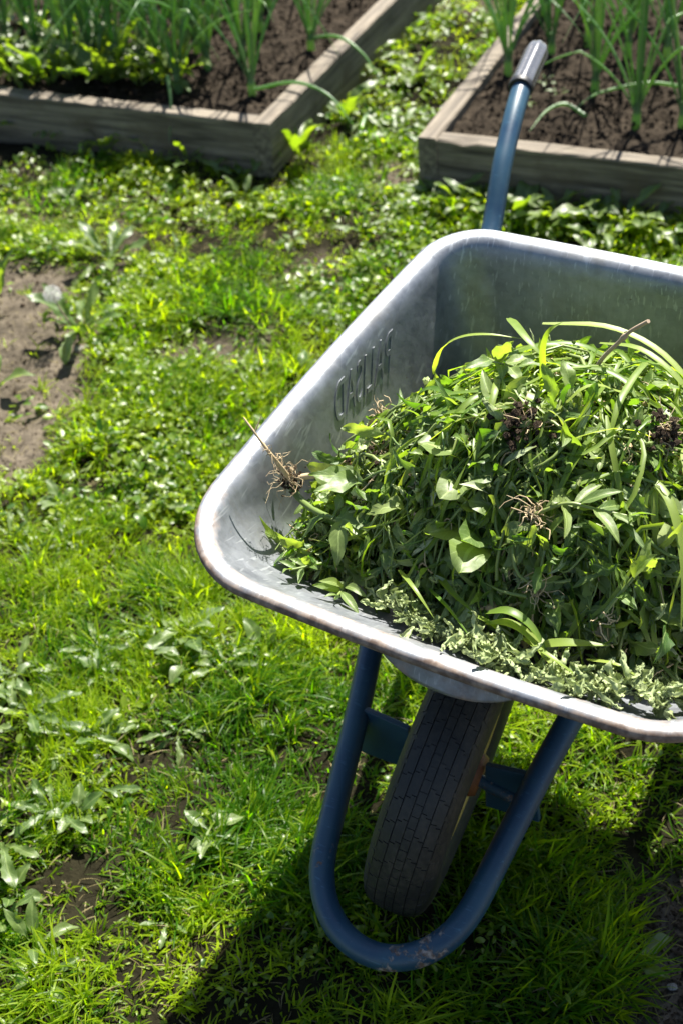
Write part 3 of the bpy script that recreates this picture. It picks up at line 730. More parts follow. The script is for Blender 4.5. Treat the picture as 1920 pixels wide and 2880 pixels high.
def walkers(n, K, step, lift0, lift1, mrg=.02, turn=.25, down=.5):
    x, y, z = heap_pts(n, mrg); n = len(x); out = []
    nn = heap_n(x, y); d = np.stack([nn[:, 0], nn[:, 1]], -1); d /= np.linalg.norm(d, axis=1)[:, None] + 1e-6
    d = d * down + rng.normal(0, .7, (n, 2)); d /= np.linalg.norm(d, axis=1)[:, None]
    l0 = rng.uniform(-.012, lift0, n); arch = rng.uniform(0, lift1, n); st = step * rng.uniform(.5, 1.35, n); tr = rng.normal(0, turn, n)
    for k in range(K):
        s = k / (K - 1); zz = heap_z(x, y) ; nn = heap_n(x, y)
        lim = tray_inside(x, y, zz)
        out.append(np.stack([x, y, zz], -1) + nn * (l0 + arch * math.sin(math.pi * (.15 + .85 * s)))[:, None])
        a = tr * (.5 + rng.random(n)); c, s_ = np.cos(a), np.sin(a); d = np.stack([d[:, 0] * c - d[:, 1] * s_, d[:, 0] * s_ + d[:, 1] * c], -1)
        f = np.where(lim > .012, 1, .12) * nn[:, 2].clip(.45, 1)
        x = x + d[:, 0] * st * f; y = y + d[:, 1] * st * f
    return np.stack(out, 1), nn
P, nn = walkers(2600, 9, .016, .018, .018, .02, .45, .15)
for i in range(len(P)):
    if crest(P[i][0, 0], P[i][0, 1]) < .5 and rng.random() < .62: continue
    ribbon(mb, P[i], rng.uniform(.0016, .0065), rng.uniform(.1, .6), None, float(np.clip(rng.normal(.5, .28), 0, 1)), 2, heap_n(P[i][:, 0], P[i][:, 1]) + rng.normal(0, .6, 3), rng.normal(0, 1.6))
P, nn = walkers(1500, 8, .015, .020, .014, .02, .2)
for i in range(0, len(P), 2): tube(mb, P[i], np.linspace(rng.uniform(.0012, .0026), .0008, 8), 5, False, float(rng.random()), 3)
P, nn = walkers(380, 8, .009, .014, .012, .02, .5, 0)
for i in range(len(P)): tube(mb, P[i], np.linspace(.0012, .0004, 8), 4, False, float(rng.random()), 5)
heap = mb.obj('weed_heap', HM); heap.location = (BL[0], BL[1], 0); heap.rotation_euler = (0, 0, -BYW)
tag(heap, 'mound of pulled weeds and cut grass filling the wheelbarrow tray', 'weeds', None, 'stuff')

# single weeds one can tell apart on the heap
def hthing(name, label, cat, group=None): return thing(name, label, cat, (BL[0], BL[1], 0), -BYW, group)
def blade(pts, w, label, tint=.5, fold=.3, n=18, tw=0., name='grass_blade', mat='heap_blade', group=None, up=None):
    mb = MB(); P = spline(pts, n); w = w * (.62 if w > .0135 else .78); ribbon(mb, P, w, fold, None, tint, 0, up, tw)
    o = mb.obj(name, M[mat]); o.location = (BL[0], BL[1], 0); o.rotation_euler = (0, 0, -BYW)
    return tag(o, label, 'grass blade', group)
blade([(-.236, -.008, .567), (-.234, -.017, .553), (-.216, -.021, .53), (-.199, -.024, .515), (-.167, -.025, .500), (-.134, -.027, .49), (-.098, -.033, .485)][::-1], .013, 'dark green grass blade curving up the bare metal in the near corner of the tray', .25, .5, 22, .8)
blade([(-.097, -.035, .49), (-.076, -.023, .505), (-.062, .008, .53), (-.055, .029, .56)][::-1], .014, 'broad blade bent upward at the left foot of the heap', .45)
blade([(-.053, -.005, .58), (-.077, -.033, .562), (-.107, -.041, .54), (-.136, -.040, .51)], .013, 'bright sunlit blade pointing to the near corner of the tray', .9)
blade([(.069, .105, .67), (.074, .096, .725), (.076, .09, .755), (.081, .092, .775), (.092, .103, .782)], .009, 'grass blade standing upright on top of the heap with its tip folded over', .45, .4, 16, 1.2, up=(1, -.6, .1))
blade([(-.063, .142, .64), (-.068, .145, .66), (-.055, .139, .695), (-.032, .138, .715), (-.002, .138, .725), (.03, .15, .72)], .010, 'long pale blade arching over the left shoulder of the heap', .85)
blade([(.0, .19, .715), (.02, .160, .728), (.045, .135, .728), (.07, .125, .715)], .016, 'pale broad blade lying along the crest of the heap behind the arching blade', .7)
blade([(.115, .062, .672), (.093, .067, .700), (.053, .073, .708), (.02, .084, .697), (.0, .095, .68)], .020, 'wide ribbed blade lying across the front of the crest', .8, .35, 20)
blade([(.118, .063, .672), (.144, .054, .684), (.161, .058, .665), (.178, .068, .64)], .010, 'narrow blade running right from the wide ribbed blade', .7)
blade([(.166, -.019, .605), (.176, -.036, .585), (.175, -.060, .555), (.162, -.092, .527)], .017, 'long flat blade hanging down the shaded front of the heap', .75, .2, 18, .3)
blade([(.148, -.089, .535), (.165, -.083, .535), (.178, -.074, .538)], .010, 'short pale blade end beside the long hanging blade', .8)
blade([(.096, -.108, .560), (.12, -.110, .570), (.143, -.112, .563), (.17, -.124, .549), (.205, -.127, .540)], .017, 'bright green blade leaning on the front flange over the wilted leaves', .75, .35, 20)
blade([(.094, -.102, .568), (.118, -.104, .580), (.141, -.107, .573), (.162, -.116, .556)], .018, 'broad folded blade just above the blade on the front flange', .55, .35)
blade([(.150, -.107, .550), (.178, -.103, .560), (.216, -.093, .562)], .020, 'wide lime blade pointing right above the wilted leaves', .8, .2)
blade([(-.005, -.030, .545), (.011, -.045, .552), (.045, -.080, .562), (.086, -.100, .556)], .015, 'dark blade slanting down towards the wilted leaves', .2, .3)
blade([(.03, .215, .70), (.10, .225, .705), (.16, .215, .695), (.21, .19, .67), (.235, .165, .645)], .012, 'long blade curving down the right shoulder of the heap', .8)
blade([(.10, .20, .70), (.15, .185, .712), (.20, .165, .695), (.245, .14, .655), (.275, .11, .61)], .010, 'second long blade on the right shoulder nearer the front', .7)
blade([(.20, .05, .665), (.235, .02, .655), (.262, -.02, .62), (.275, -.06, .575)], .012, 'pale blade drooping at the right edge of the picture', .7)
blade([(-.13, .125, .52), (-.138, .135, .57), (-.128, .14, .60), (-.112, .137, .605)], .006, 'thin dark blade curling against the shaded back corner of the tray', .2)
def zone(x, y): return ('left slope' if x < -.01 else ('right shoulder' if x > .19 else ('crest' if y > .10 else 'front face')))
for k in range(190):
    x0, y0 = rng.uniform(-.13, .33), rng.uniform(-.07, .27)
    if heap_z(np.array(x0), np.array(y0)) < .53: continue
    a = rng.uniform(0, 6.28); nn = heap_n(np.array([x0]), np.array([y0]))[0]; dxy = np.array([math.cos(a), math.sin(a)]) * .7 + nn[:2] * 1.1; dxy /= np.linalg.norm(dxy)
    L = rng.uniform(.08, .22); cv = rng.normal(0, .05); P = []
    for s in np.linspace(0, 1, 7):
        q = np.array([x0, y0]) + dxy * L * s * .85 + np.array([-dxy[1], dxy[0]]) * cv * s * s; zz = float(heap_z(q[0], q[1]))
        if float(tray_inside(q[0], q[1], zz)) < .015: break
        P.append((q[0], q[1], zz + .014 + .020 * math.sin(math.pi * (.2 + .75 * s))))
    if len(P) > 3:
        tt_ = float(rng.uniform(.2, .95)); zn = zone(x0, y0); tn_ = 'dark green' if tt_ < .42 else ('mid green' if tt_ < .7 else 'bright lime')
        blade(P, rng.uniform(.004, .010), f'{tn_} grass blade strewn on the {zn} of the heap of weeds', tt_, rng.uniform(.1, .45), 14, rng.normal(0, .7), group=f'{tn_} cut blades on the {zn} of the heap')

# twig
mb = MB(); P = spline([(.104, .160, .67), (.11, .154, .69), (.121, .143, .72), (.144, .128, .757), (.154, .124, .772), (.175, .109, .797)], 26)
rad = np.linspace(.0024, .0020, 26); rad[16:18] *= 1.5; tube(mb, P, rad, 8, True, .5)
o = mb.obj('twig', M['twig']); o.location = (BL[0], BL[1], 0); o.rotation_euler = (0, 0, -BYW)
tag(o, 'thin brown twig sticking up out of the heap', 'twig')

LEAFMESH = {}
def leaf_mesh(key, geo, mat):
    if key not in LEAFMESH:
        mb = MB(); mb.add(geo[0], geo[1], geo[2], .5); LEAFMESH[key] = mb.mesh('leaf', M[mat])
    return LEAFMESH[key]
def place_leaf(parent, me, pos, d, nrm, sc):
    d = Vector(d).normalized(); n = Vector(nrm); n = (n - d * n.dot(d)).normalized(); x = d.cross(n)
    o = link('leaf', me, parent)
    o.matrix_local = Matrix.Translation(Vector(pos)) @ Matrix((x, d, n)).transposed().to_4x4() @ Matrix.Scale(sc, 4)
    return o
def fuzz(mb, c, n, L, r, spread=None, mi=0, seed=0, tint=None):
    """tangle of fine roots"""
    g = np.random.default_rng(seed)
    for i in range(n):
        d = g.normal(0, 1, 3) if spread is None else np.array(spread) + g.normal(0, .55, 3); d /= np.linalg.norm(d)
        P = [np.array(c) + g.normal(0, .004, 3)]; l = L * g.uniform(.4, 1.2) / 5
        for k in range(5): d = d + g.normal(0, .75, 3); d /= np.linalg.norm(d); P.append(P[-1] + d * l)
        tube(mb, P, np.linspace(r, r * .35, 6), 4, False, g.random(), mi)
def clump_geo(mb, c, rad, seed, mi=0):
    V, F = octa(); g = np.random.default_rng(seed)
    for i in range(90):
        p = np.array(c) + g.normal(0, rad * .48, 3); mb.add(p + V * (1 + .3 * g.normal(0, .5, V.shape)) * g.uniform(.07, .24) * rad, F, None, g.random(), mi)

def sprig(name, label, cat, stem, leaf_kind, nleaf, size, seed, group=None, mat='heap_leaf', roots=0):
    g = np.random.default_rng(seed); t = hthing(name, label, cat, group); P = spline(stem, 16)
    mb = MB(); tube(mb, P, np.linspace(.0024, .0012, 16), 6, True, g.uniform(.2, .8)); mb.obj('stem', M['heap_stem'], t)
    T = np.gradient(P, axis=0)
    for k in range(nleaf):
        f = .25 + .75 * (k + .5) / nleaf; i = min(15, int(f * 15)); tt = T[i] / np.linalg.norm(T[i])
        a = k * 2.4 + g.uniform(-.4, .4); s1 = np.cross(tt, [0, 0, 1.]); s1 /= np.linalg.norm(s1) + 1e-9; s2_ = np.cross(s1, tt)
        out = s1 * math.cos(a) + s2_ * abs(math.sin(a)) * .8; d = out + tt * (.35 + .8 * f) 
        nrm = np.array([0, 0, 1.]) * .8 + g.normal(0, .3, 3) + tt * .2
        kind, var = leaf_kind, int(g.integers(0, 4))
        geo = {'ovate': lambda: leaf_geo(.05, .023, prof_toothed, 11, 5, .30, (.3, .7, 1.1, .5)[var], .16, .1, 50 + var),
               'lance': lambda: leaf_geo(.065, .017, prof_lance, 10, 5, .35, (.4, .9, 1.3, .6)[var], .12, .1, 60 + var),
               'round': lambda: leaf_geo(.05, .036, prof_oval, 11, 5, .22, (.3, .6, .9, 1.2)[var], .14, .08, 70 + var)}[kind]()
        place_leaf(t, leaf_mesh((kind, var, mat), geo, mat), P[i], d, nrm, size * g.uniform(.65, 1.15) * (1 - .35 * f * (k > nleaf * .6)))
    if roots:
        mb = MB(); fuzz(mb, P[0], roots, .035, .0009, None, 0, seed); mb.obj('roots', M['root'], t)
    return t
sprig('weed_sprig', 'leafy sprig with large rounded leaves on the left front of the crest', 'weed', [(.035, .004, .605), (.028, .010, .645), (.026, .024, .668)], 'round', 9, 1.05, 101)
sprig('weed_sprig', 'upright sprig with pointed pale leaves at the left foot of the heap', 'weed', [(-.106, -.030, .530), (-.088, .002, .572), (-.079, .03, .602)], 'ovate', 8, .85, 102)
sprig('weed_sprig', 'drooping sprig with pointed leaves at the lower right of the heap', 'weed', [(.200, -.072, .575), (.222, -.052, .615), (.236, -.036, .632)], 'ovate', 9, .8, 103, roots=6)
sprig('weed_sprig', 'weed with broad pale leaves low on the shaded front of the heap', 'weed', [(.05, .0, .595), (.055, -.025, .60), (.065, -.045, .592)], 'round', 6, 1.2, 104)
sprig('weed_sprig', 'weed with big oval leaves beside the clod of earth on the left of the heap', 'weed', [(-.07, .03, .59), (-.10, .025, .585), (-.125, .01, .57)], 'ovate', 6, 1.35, 105)
sprig('weed_sprig', 'leafy weed lying on the top of the heap left of the upright blade', 'weed', [(.0, .13, .70), (.02, .11, .712), (.045, .105, .715)], 'ovate', 7, .9, 106)
sprig('weed_sprig', 'pulled weed with bare roots lying across the middle of the heap', 'weed', [(.115, -.030, .645), (.145, -.022, .662), (.175, -.018, .660), (.21, -.01, .655)], 'lance', 7, .85, 107, roots=34)
sprig('weed_sprig', 'weed with fine roots dangling in the dark hollow at the front', 'weed', [(.132, -.062, .580), (.130, -.045, .605), (.126, -.03, .63)], 'lance', 5, .7, 108, roots=30)
sprig('weed_sprig', 'weed with thick pale stem lying on the right of the crest', 'weed', [(.13, .075, .700), (.155, .068, .695), (.185, .066, .682), (.21, .06, .668)], 'ovate', 5, .7, 109)
sp_grp = 'leafy weed stems strewn over the heap'
for k in range(48):
    x0, y0 = rng.uniform(-.14, .32), (rng.uniform(-.06, .22) if k < 20 else rng.uniform(-.065, .06)); z0 = float(heap_z(x0, y0))
    if z0 < .50: continue
    nn = heap_n(np.array([x0]), np.array([y0]))[0]; a = rng.uniform(0, 6.28); d = np.array([math.cos(a), math.sin(a)]) * .05
    P = [(x0 + d[0] * s, y0 + d[1] * s, float(heap_z(x0 + d[0] * s, y0 + d[1] * s)) + .010 + .014 * s) for s in (0, .5, 1.0)]
    lf_ = ['ovate', 'lance', 'round', 'lance'][k % 4]; wd = {'ovate': 'toothed oval', 'lance': 'narrow pointed', 'round': 'rounded'}[lf_] + (' pale' if k % 5 == 0 else ''); zn = zone(x0, y0)
    sprig('weed_sprig', f'weed stem with {wd} leaves strewn on the {zn} of the heap', 'weed', P, lf_, 7, rng.uniform(.35, .6) if k < 20 else rng.uniform(.45, .85), 200 + k, f'weed stems with {wd} leaves on the {zn} of the heap', 'heap_leaf' if k % 5 else 'heap_pale', 8 if k % 4 == 0 else 0)

# weed with a long taproot over the left rim
ROOT = [(-0.2305, 0.0015, 0.65), (-0.2142, -0.0026, 0.634), (-0.1994, -0.0046, 0.616), (-0.1926, 0.0022, 0.595), (-0.1912, 0.017, 0.566)]
t = hthing('uprooted_weed', 'uprooted weed with long pale taproot lying over the left rim of the tray', 'weed')
mb = MB(); P = spline(ROOT, 24)
tube(mb, P, np.linspace(.0009, .0032, 24), 8, True, .7); tube(mb, spline([P[5], P[4] + np.array([.005, .006, .005]), P[2] + np.array([.012, .010, .006])], 8), np.linspace(.001, .0004, 8), 5, False, .5)
mb.obj('taproot', M['root'], t)
mb = MB(); fuzz(mb, (-0.1913, 0.0181, 0.562), 36, .040, .0005, None, 0, 5)
for k in range(10, 24): fuzz(mb, P[k], 2, .02, .0006, None, 0, 40 + k)
mb.obj('roots', M['root'], t)
mb = MB(); clump_geo(mb, (-0.1913, 0.0181, 0.562), .013, 6); mb.obj('dirt_clump', M['dirt'], t, False)
mb = MB(); tube(mb, spline([(-0.1914, 0.0214, 0.562), (-0.1628, 0.0267, 0.572), (-0.1338, 0.0353, 0.582)], 12), np.linspace(.0034, .0042, 12), 8, True, .7); mb.obj('pale_stem', M['root'], t)
mb = MB(); tube(mb, spline([(-0.1926, 0.0196, 0.558), (-0.1787, 0.0127, 0.545), (-0.143, -0.0073, 0.55), (-0.0923, -0.0227, 0.56)], 20), np.linspace(.0048, .0028, 20), 8, True, .45); mb.obj('green_stem', M['heap_stem'], t)
for (p, d, n, s, v) in [((-0.1296, -0.017, 0.56), (-.03, -.035, -.03), (-.1, .2, 1), .68, 0), ((-0.114, -0.0209, 0.562), (.05, -.01, .01), (0, -.3, 1), 1.1, 1), ((-0.1045, -0.0237, 0.563), (.01, -.04, -.01), (0, 0, 1), .9, 2), ((-0.092, -0.0273, 0.565), (.05, .015, .01), (0, -.2, 1), 1.0, 3), ((-0.1077, -0.0227, 0.563), (.03, .04, .02), (.1, -.2, 1), .9, 1)]:
    geo = leaf_geo(.06, .026, prof_toothed, 12, 5, .25, (.3, .7, 1.0, .5)[v], .14, .08, 80 + v)
    place_leaf(t, leaf_mesh(('tap', v), geo, 'heap_leaf'), p, d, n, s)

# clods of earth with roots
for k, (c, r, lb) in enumerate([((-.085, .044, .600), .022, 'dark clod of earth caught among weeds on the left slope of the heap'), ((.078, .040, .690), .026, 'root ball of dry earth just below the crest of the heap'), ((-.092, .006, .572), .012, 'small root tuft with earth beside the pointed sprig'), ((.205, .085, .690), .020, 'clod of earth with roots on the right of the crest')]):
    t = hthing('earth_clod', lb, 'clod'); mb = MB(); clump_geo(mb, c, r, 300 + k); mb.obj('soil', M['dirt'], t, False)
    mb = MB(); fuzz(mb, c, 40, r * 1.7, .0008, None, 0, 310 + k); mb.obj('roots', M['root'], t)
t = hthing('root_tuft', 'dry tan tuft of roots against the left wall of the tray', 'root tuft'); mb = MB(); fuzz(mb, (-.125, .125, .592), 34, .03, .0010, (0, 0, .6), 0, 333); fuzz(mb, (-.125, .125, .592), 14, .03, .0012, None, 0, 334); mb.obj('roots', M['root'], t)
mb = MB(); clump_geo(mb, (-.125, .125, .580), .012, 335); mb.obj('soil', M['dirt'], t, False)

# wilted weeds along the front flange
wl_pts = spline([(-.038, -.072, .525), (.003, -.087, .533), (.043, -.100, .538), (.082, -.113, .543), (.121, -.120, .545), (.159, -.127, .546), (.195, -.127, .546), (.231, -.121, .546), (.266, -.111, .546), (.30, -.095, .546)], 6 * 8 + 1)
wl_lab = ['grey green wilted weed at the left end of the row on the front flange', 'wilted weed with curled leaves second from the left on the front flange', 'crumpled wilted weed under the broad folded blade on the front flange', 'wilted weed with rolled leaves below the wide lime blade', 'wilted weed with big curled leaves right of the wide lime blade', 'wilted weed on the front flange cut off by the right edge of the picture']
for w in range(6):
    t = hthing('wilted_weed', wl_lab[w], 'wilted weed', 'wilted weeds along the front flange'); seg = wl_pts[w * 8:w * 8 + 9]
    mb = MB(); tube(mb, seg + np.array([0, -.012, -.002]), np.linspace(.0018, .0010, 9), 6, True, .8); mb.obj('stem', M['wilted'], t)
    for k in range(50):
        p = seg[rng.integers(0, 9)] + np.array([rng.normal(0, .009), np.clip(rng.normal(-.014 + (.006 if w < 2 else 0), .010 if w < 2 else .007), -.022, .02), 0]); p[2] += -.002 + .40 * (seg[4][1] - .012 - p[1]) + rng.uniform(0, .006)
        if p[1] > seg[4][1] + .012: p[2] -= .3 * (p[1] - seg[4][1] - .012)
        var = int(rng.integers(0, 9)); d = rng.normal(0, 1, 3) * np.array([1.3, .6, .14]); n = np.array([0, 0, 1]) + rng.normal(0, .5, 3)
        place_leaf(t, leaf_mesh(('cr', var), lt_cr[var], 'wilted'), p, d, n, rng.uniform(.25, .60) if k % 5 else rng.uniform(.65, .9))

for k, (a, b_) in enumerate([(.02, .09), (.07, .15), (.13, .21), (.20, .27), (-.02, .04)]):
    q = lambda x: float(np.interp(x, wl_pts[:, 0], wl_pts[:, 1])); zz = .553
    blade([(a, q(a) + .016, zz), ((a + b_) / 2, q((a + b_) / 2) - .002 + .006 * (k % 2), zz + .010), (b_, q(b_) - .010, zz - .006)], .006 + .001 * (k % 3), 'thin green blade lying across the ' + ['second', 'third', 'fourth', 'fifth', 'first'][k] + ' wilted clump from the left', .4 + .1 * k, .35, 14, .4)
# ------------------------------------------------------------------ lawn
WB_C = b2w(np.array([0, .15, 0]))
def scatter_xy(n, x0, x1, y0, y1):
    return rng.uniform(x0, x1, n), rng.uniform(y0, y1, n)
def view_halfwidth(y): return .30 + .26 * y
gt = []
for i in range(10):
    r = np.random.default_rng(500 + i); L = 1.0; nr = 5; s = np.linspace(0, 1, nr); bend = r.uniform(.3, 1.9)
    V, F, uv = leaf_geo(1.0, 1.0, lambda s: np.clip((1 - s ** 2.2) * np.minimum(.6 + s * 2, 1), .04, 1), 5, 2, 0, bend, 0, 0, i, 1.3)
    gt.append((V, F, uv))
def grass_layer(mb, nt, per, x0, x1, y0, y1, Lr, Wr, keep, spread=.011, loose=.25):
    """grass in tufts: blades fan out from a shared crown, with darker gaps between the tufts"""
    tx, ty = scatter_xy(nt, x0, x1, y0, y1); c = fbm(tx * 7, ty * 7, 3)
    k = keep(tx, ty, c); tx, ty, c = tx[k], ty[k], c[k]; nt = len(tx)
    hgt = np.clip((c - .22) * 3.0 + rng.normal(0, .16, nt), .45, 2.0); tt = np.clip(.5 + 2.0 * (fbm(tx * 5 + 7, ty * 5 + 3, 3) - .5) + rng.normal(0, .18, nt), 0, 1); ly = fbm(tx * 3 + 40, ty * 3, 2) * 9
    n = np.maximum(3, (per * rng.uniform(.4, 1.5, nt)).astype(int)); id_ = np.repeat(np.arange(nt), n); m = len(id_)
    a = rng.uniform(0, 6.283, m); r = spread * np.sqrt(rng.random(m)) * np.where(rng.random(m) < loose, 2.6, 1)
    x = tx[id_] + r * np.cos(a); y = ty[id_] + r * np.sin(a)
    k = ~in_bed(x, y, .006); x, y, a, r, id_ = x[k], y[k], a[k], r[k], id_[k]; m = len(x)
    L = rng.uniform(*Lr, m) * hgt[id_]; W = rng.uniform(*Wr, m)
    yaw = a - np.pi / 2 + rng.normal(0, .6, m); yaw = np.where(rng.random(m) < .35, ly[id_] + rng.normal(0, .5, m), yaw)
    pit = np.clip(rng.normal(1.15, .30, m) - r / spread * .30, .12, 1.55)
    Rm = rots(yaw, pit, rng.normal(0, .45, m))
    S = np.zeros((m, 3, 3)); S[:, 0, 0] = W; S[:, 1, 1] = L; S[:, 2, 2] = L
    scatter(mb, gt, np.stack([x, y, hz(x, y) - .002], -1), Rm @ S, 1.0, np.clip(tt[id_] + rng.normal(0, .24, m), 0, 1))
mb = MB()
kp = lambda dens: (lambda x, y, c: (np.abs(x) < view_halfwidth(y) + .25) & (rng.random(len(x)) < np.clip(.70 + 2.0 * (c - .32), .62, 1) * (1 - .96 * bare_mask(x, y)) * dens))
grass_layer(mb, 6400, 17, -1.0, 1.1, .70, 1.95, (.024, .050), (.0018, .0036), kp(1.0))
grass_layer(mb, 8600, 14, -1.3, 1.4, 1.95, 3.3, (.024, .050), (.0022, .0042), kp(1.0))
grass_layer(mb, 1500, 12, -.2, .9, 3.1, 5.2, (.03, .055), (.0022, .0042), lambda x, y, c: (x < .9) & (rng.random(len(x)) < .8))
# longer shaded grass around the wheel and at the right edge
grass_layer(mb, 1100, 14, -.35, .75, .75, 1.75, (.045, .080), (.0024, .0044), lambda x, y, c: (rng.random(len(x)) < .9 * sstep(.62, .2, np.hypot(x - .18, y - 1.15))) & (bare_mask(x, y) < .3) & ~((x > .27) & (y < 1.08)), .016)
tag(mb.obj('grass', M['grass']), 'short bright green lawn grass around the wheelbarrow and beds', 'grass', None, 'stuff')
# outside the picture: thinner lawn so that a step aside still shows grass
mb = MB()
grass_layer(mb, 6000, 10, -3.2, 3.2, .0, 5.5, (.03, .06), (.003, .006), lambda x, y, c: (np.abs(x) > view_halfwidth(y) + .2) | (y < .75))
tag(mb.obj('outer_grass', M['grass']), 'lawn grass further out on both sides of the beds', 'grass', None, 'stuff')
# dry straw thatch
mb = MB(); x, y = scatter_xy(9000, -1.1, 1.0, .8, 3.3); k = ~in_bed(x, y, .01); x, y = x[k], y[k]; m = len(x)
S = np.zeros((m, 3, 3)); S[:, 0, 0] = rng.uniform(.0010, .002, m); S[:, 1, 1] = rng.uniform(.012, .04, m); S[:, 2, 2] = S[:, 1, 1]
scatter(mb, gt, np.stack([x, y, hz(x, y) + rng.uniform(.001, .012, m)], -1), rots(rng.uniform(0, 6.3, m), rng.normal(0.15, .25, m), rng.normal(0, .6, m)) @ S, 1.0, rng.random(m))
tag(mb.obj('dry_thatch', M['straw']), 'dry straw coloured grass bits lying in the lawn', 'thatch', None, 'stuff')
# low small leaved ground cover
ot = [leaf_geo(1.0, .55, prof_oval, 5, 3, .3, b, .1, 0, 600 + i) for i, b in enumerate((.2, .6, 1.0))] + [leaf_geo(1.0, .34, prof_lance, 5, 3, .3, b, .1, 0, 610 + i) for i, b in enumerate((.4, .9))]
mb = MB()
def cover(nc, per, x0, x1, y0, y1, sr, f, rad=.028):
    cx, cy = scatter_xy(nc, x0, x1, y0, y1); c = fbm(cx * 6 + 31, cy * 6 + 11, 3)
    k = (rng.random(nc) < f(c) * (1 - .93 * bare_mask(cx, cy))) & (np.abs(cx) < view_halfwidth(cy) + .35); cx, cy = cx[k], cy[k]; nc = len(cx)
    n = np.maximum(4, (per * rng.uniform(.4, 1.6, nc)).astype(int)); id_ = np.repeat(np.arange(nc), n); m = len(id_)
    hh = rng.uniform(.012, .045, nc); tt = rng.normal(.5, .2, nc); big = rng.uniform(.7, 1.3, nc)
    a = rng.uniform(0, 6.283, m); q = np.sqrt(rng.random(m)); x = cx[id_] + rad * q * np.cos(a); y = cy[id_] + rad * q * np.sin(a)
    k = ~in_bed(x, y, .008); x, y, a, q, id_ = x[k], y[k], a[k], q[k], id_[k]; m = len(x)
    z = hz(x, y) + .003 + hh[id_] * (1 - .75 * q * q) * rng.uniform(.5, 1, m)
    scatter(mb, ot, np.stack([x, y, z], -1), rots(a - np.pi / 2 + rng.normal(0, .8, m), rng.normal(.30, .42, m), rng.normal(0, .42, m)), rng.uniform(*sr, m) * big[id_], np.clip(tt[id_] + rng.normal(0, .2, m), 0, 1))
cover(5200, 13, -1.3, 1.4, 1.9, 3.4, (.009, .023), lambda c: np.clip((c - .40) * 5, 0, 1))
cover(1500, 10, -1.0, .9, .8, 2.0, (.007, .016), lambda c: np.clip((c - .50) * 4, 0, 1))
cover(1300, 11, -.1, .9, 3.2, 5.0, (.010, .025), lambda c: np.clip((c - .28) * 3, 0, 1))
tag(mb.obj('ground_cover', M['cover']), 'low small leaved weeds growing through the lawn', 'ground cover', None, 'stuff')

# ------------------------------------------------------------------ rosettes of broad weeds, each a plant with its leaves
ROS = {}
def ros_leaf(kind, var):
    if (kind, var) not in ROS:
        b = (.5, .9, 1.3, .2)[var]
        geo = {'dandelion': lambda: leaf_geo(.12, .038, prof_dand, 33, 5, .28, b, .22, .08, 700 + var),
               'plantain': lambda: leaf_geo(.11, .050, prof_dock, 13, 5, .30, b * .9, .16, .05, 710 + var),
               'dock': lambda: leaf_geo(.14, .044, prof_dock, 15, 5, .35, b, .25, .08, 720 + var)}[kind]()
        mb = MB(); mb.add(*geo, .5); ROS[(kind, var)] = mb.mesh('leaf', M['rosette'])
    return ROS[(kind, var)]
def rosette(name, label, x, y, kind, nl, size, up, seed, group=None, z=None):
    g = np.random.default_rng(seed); z = float(hz(np.array(x), np.array(y))) if z is None else z
    t = thing(name, label, 'weed', (x, y, z), 0, group); a0 = g.uniform(0, 6.28)
    for k in range(nl):
        a = a0 + k * 2.39996 + g.uniform(-.3, .3); p = np.clip(up + g.normal(0, .2), .05, 1.4)
        d = (math.cos(a) * math.cos(p), math.sin(a) * math.cos(p), math.sin(p)); n = (-math.cos(a) * math.sin(p), -math.sin(a) * math.sin(p), math.cos(p))
        n = tuple(np.array(n) + g.normal(0, .18, 3))
        place_leaf(t, ros_leaf(kind, int(g.integers(0, 4))), (math.cos(a) * .006, math.sin(a) * .006, .004 + .002 * k), d, n, size * g.uniform(.65, 1.1))
    return t
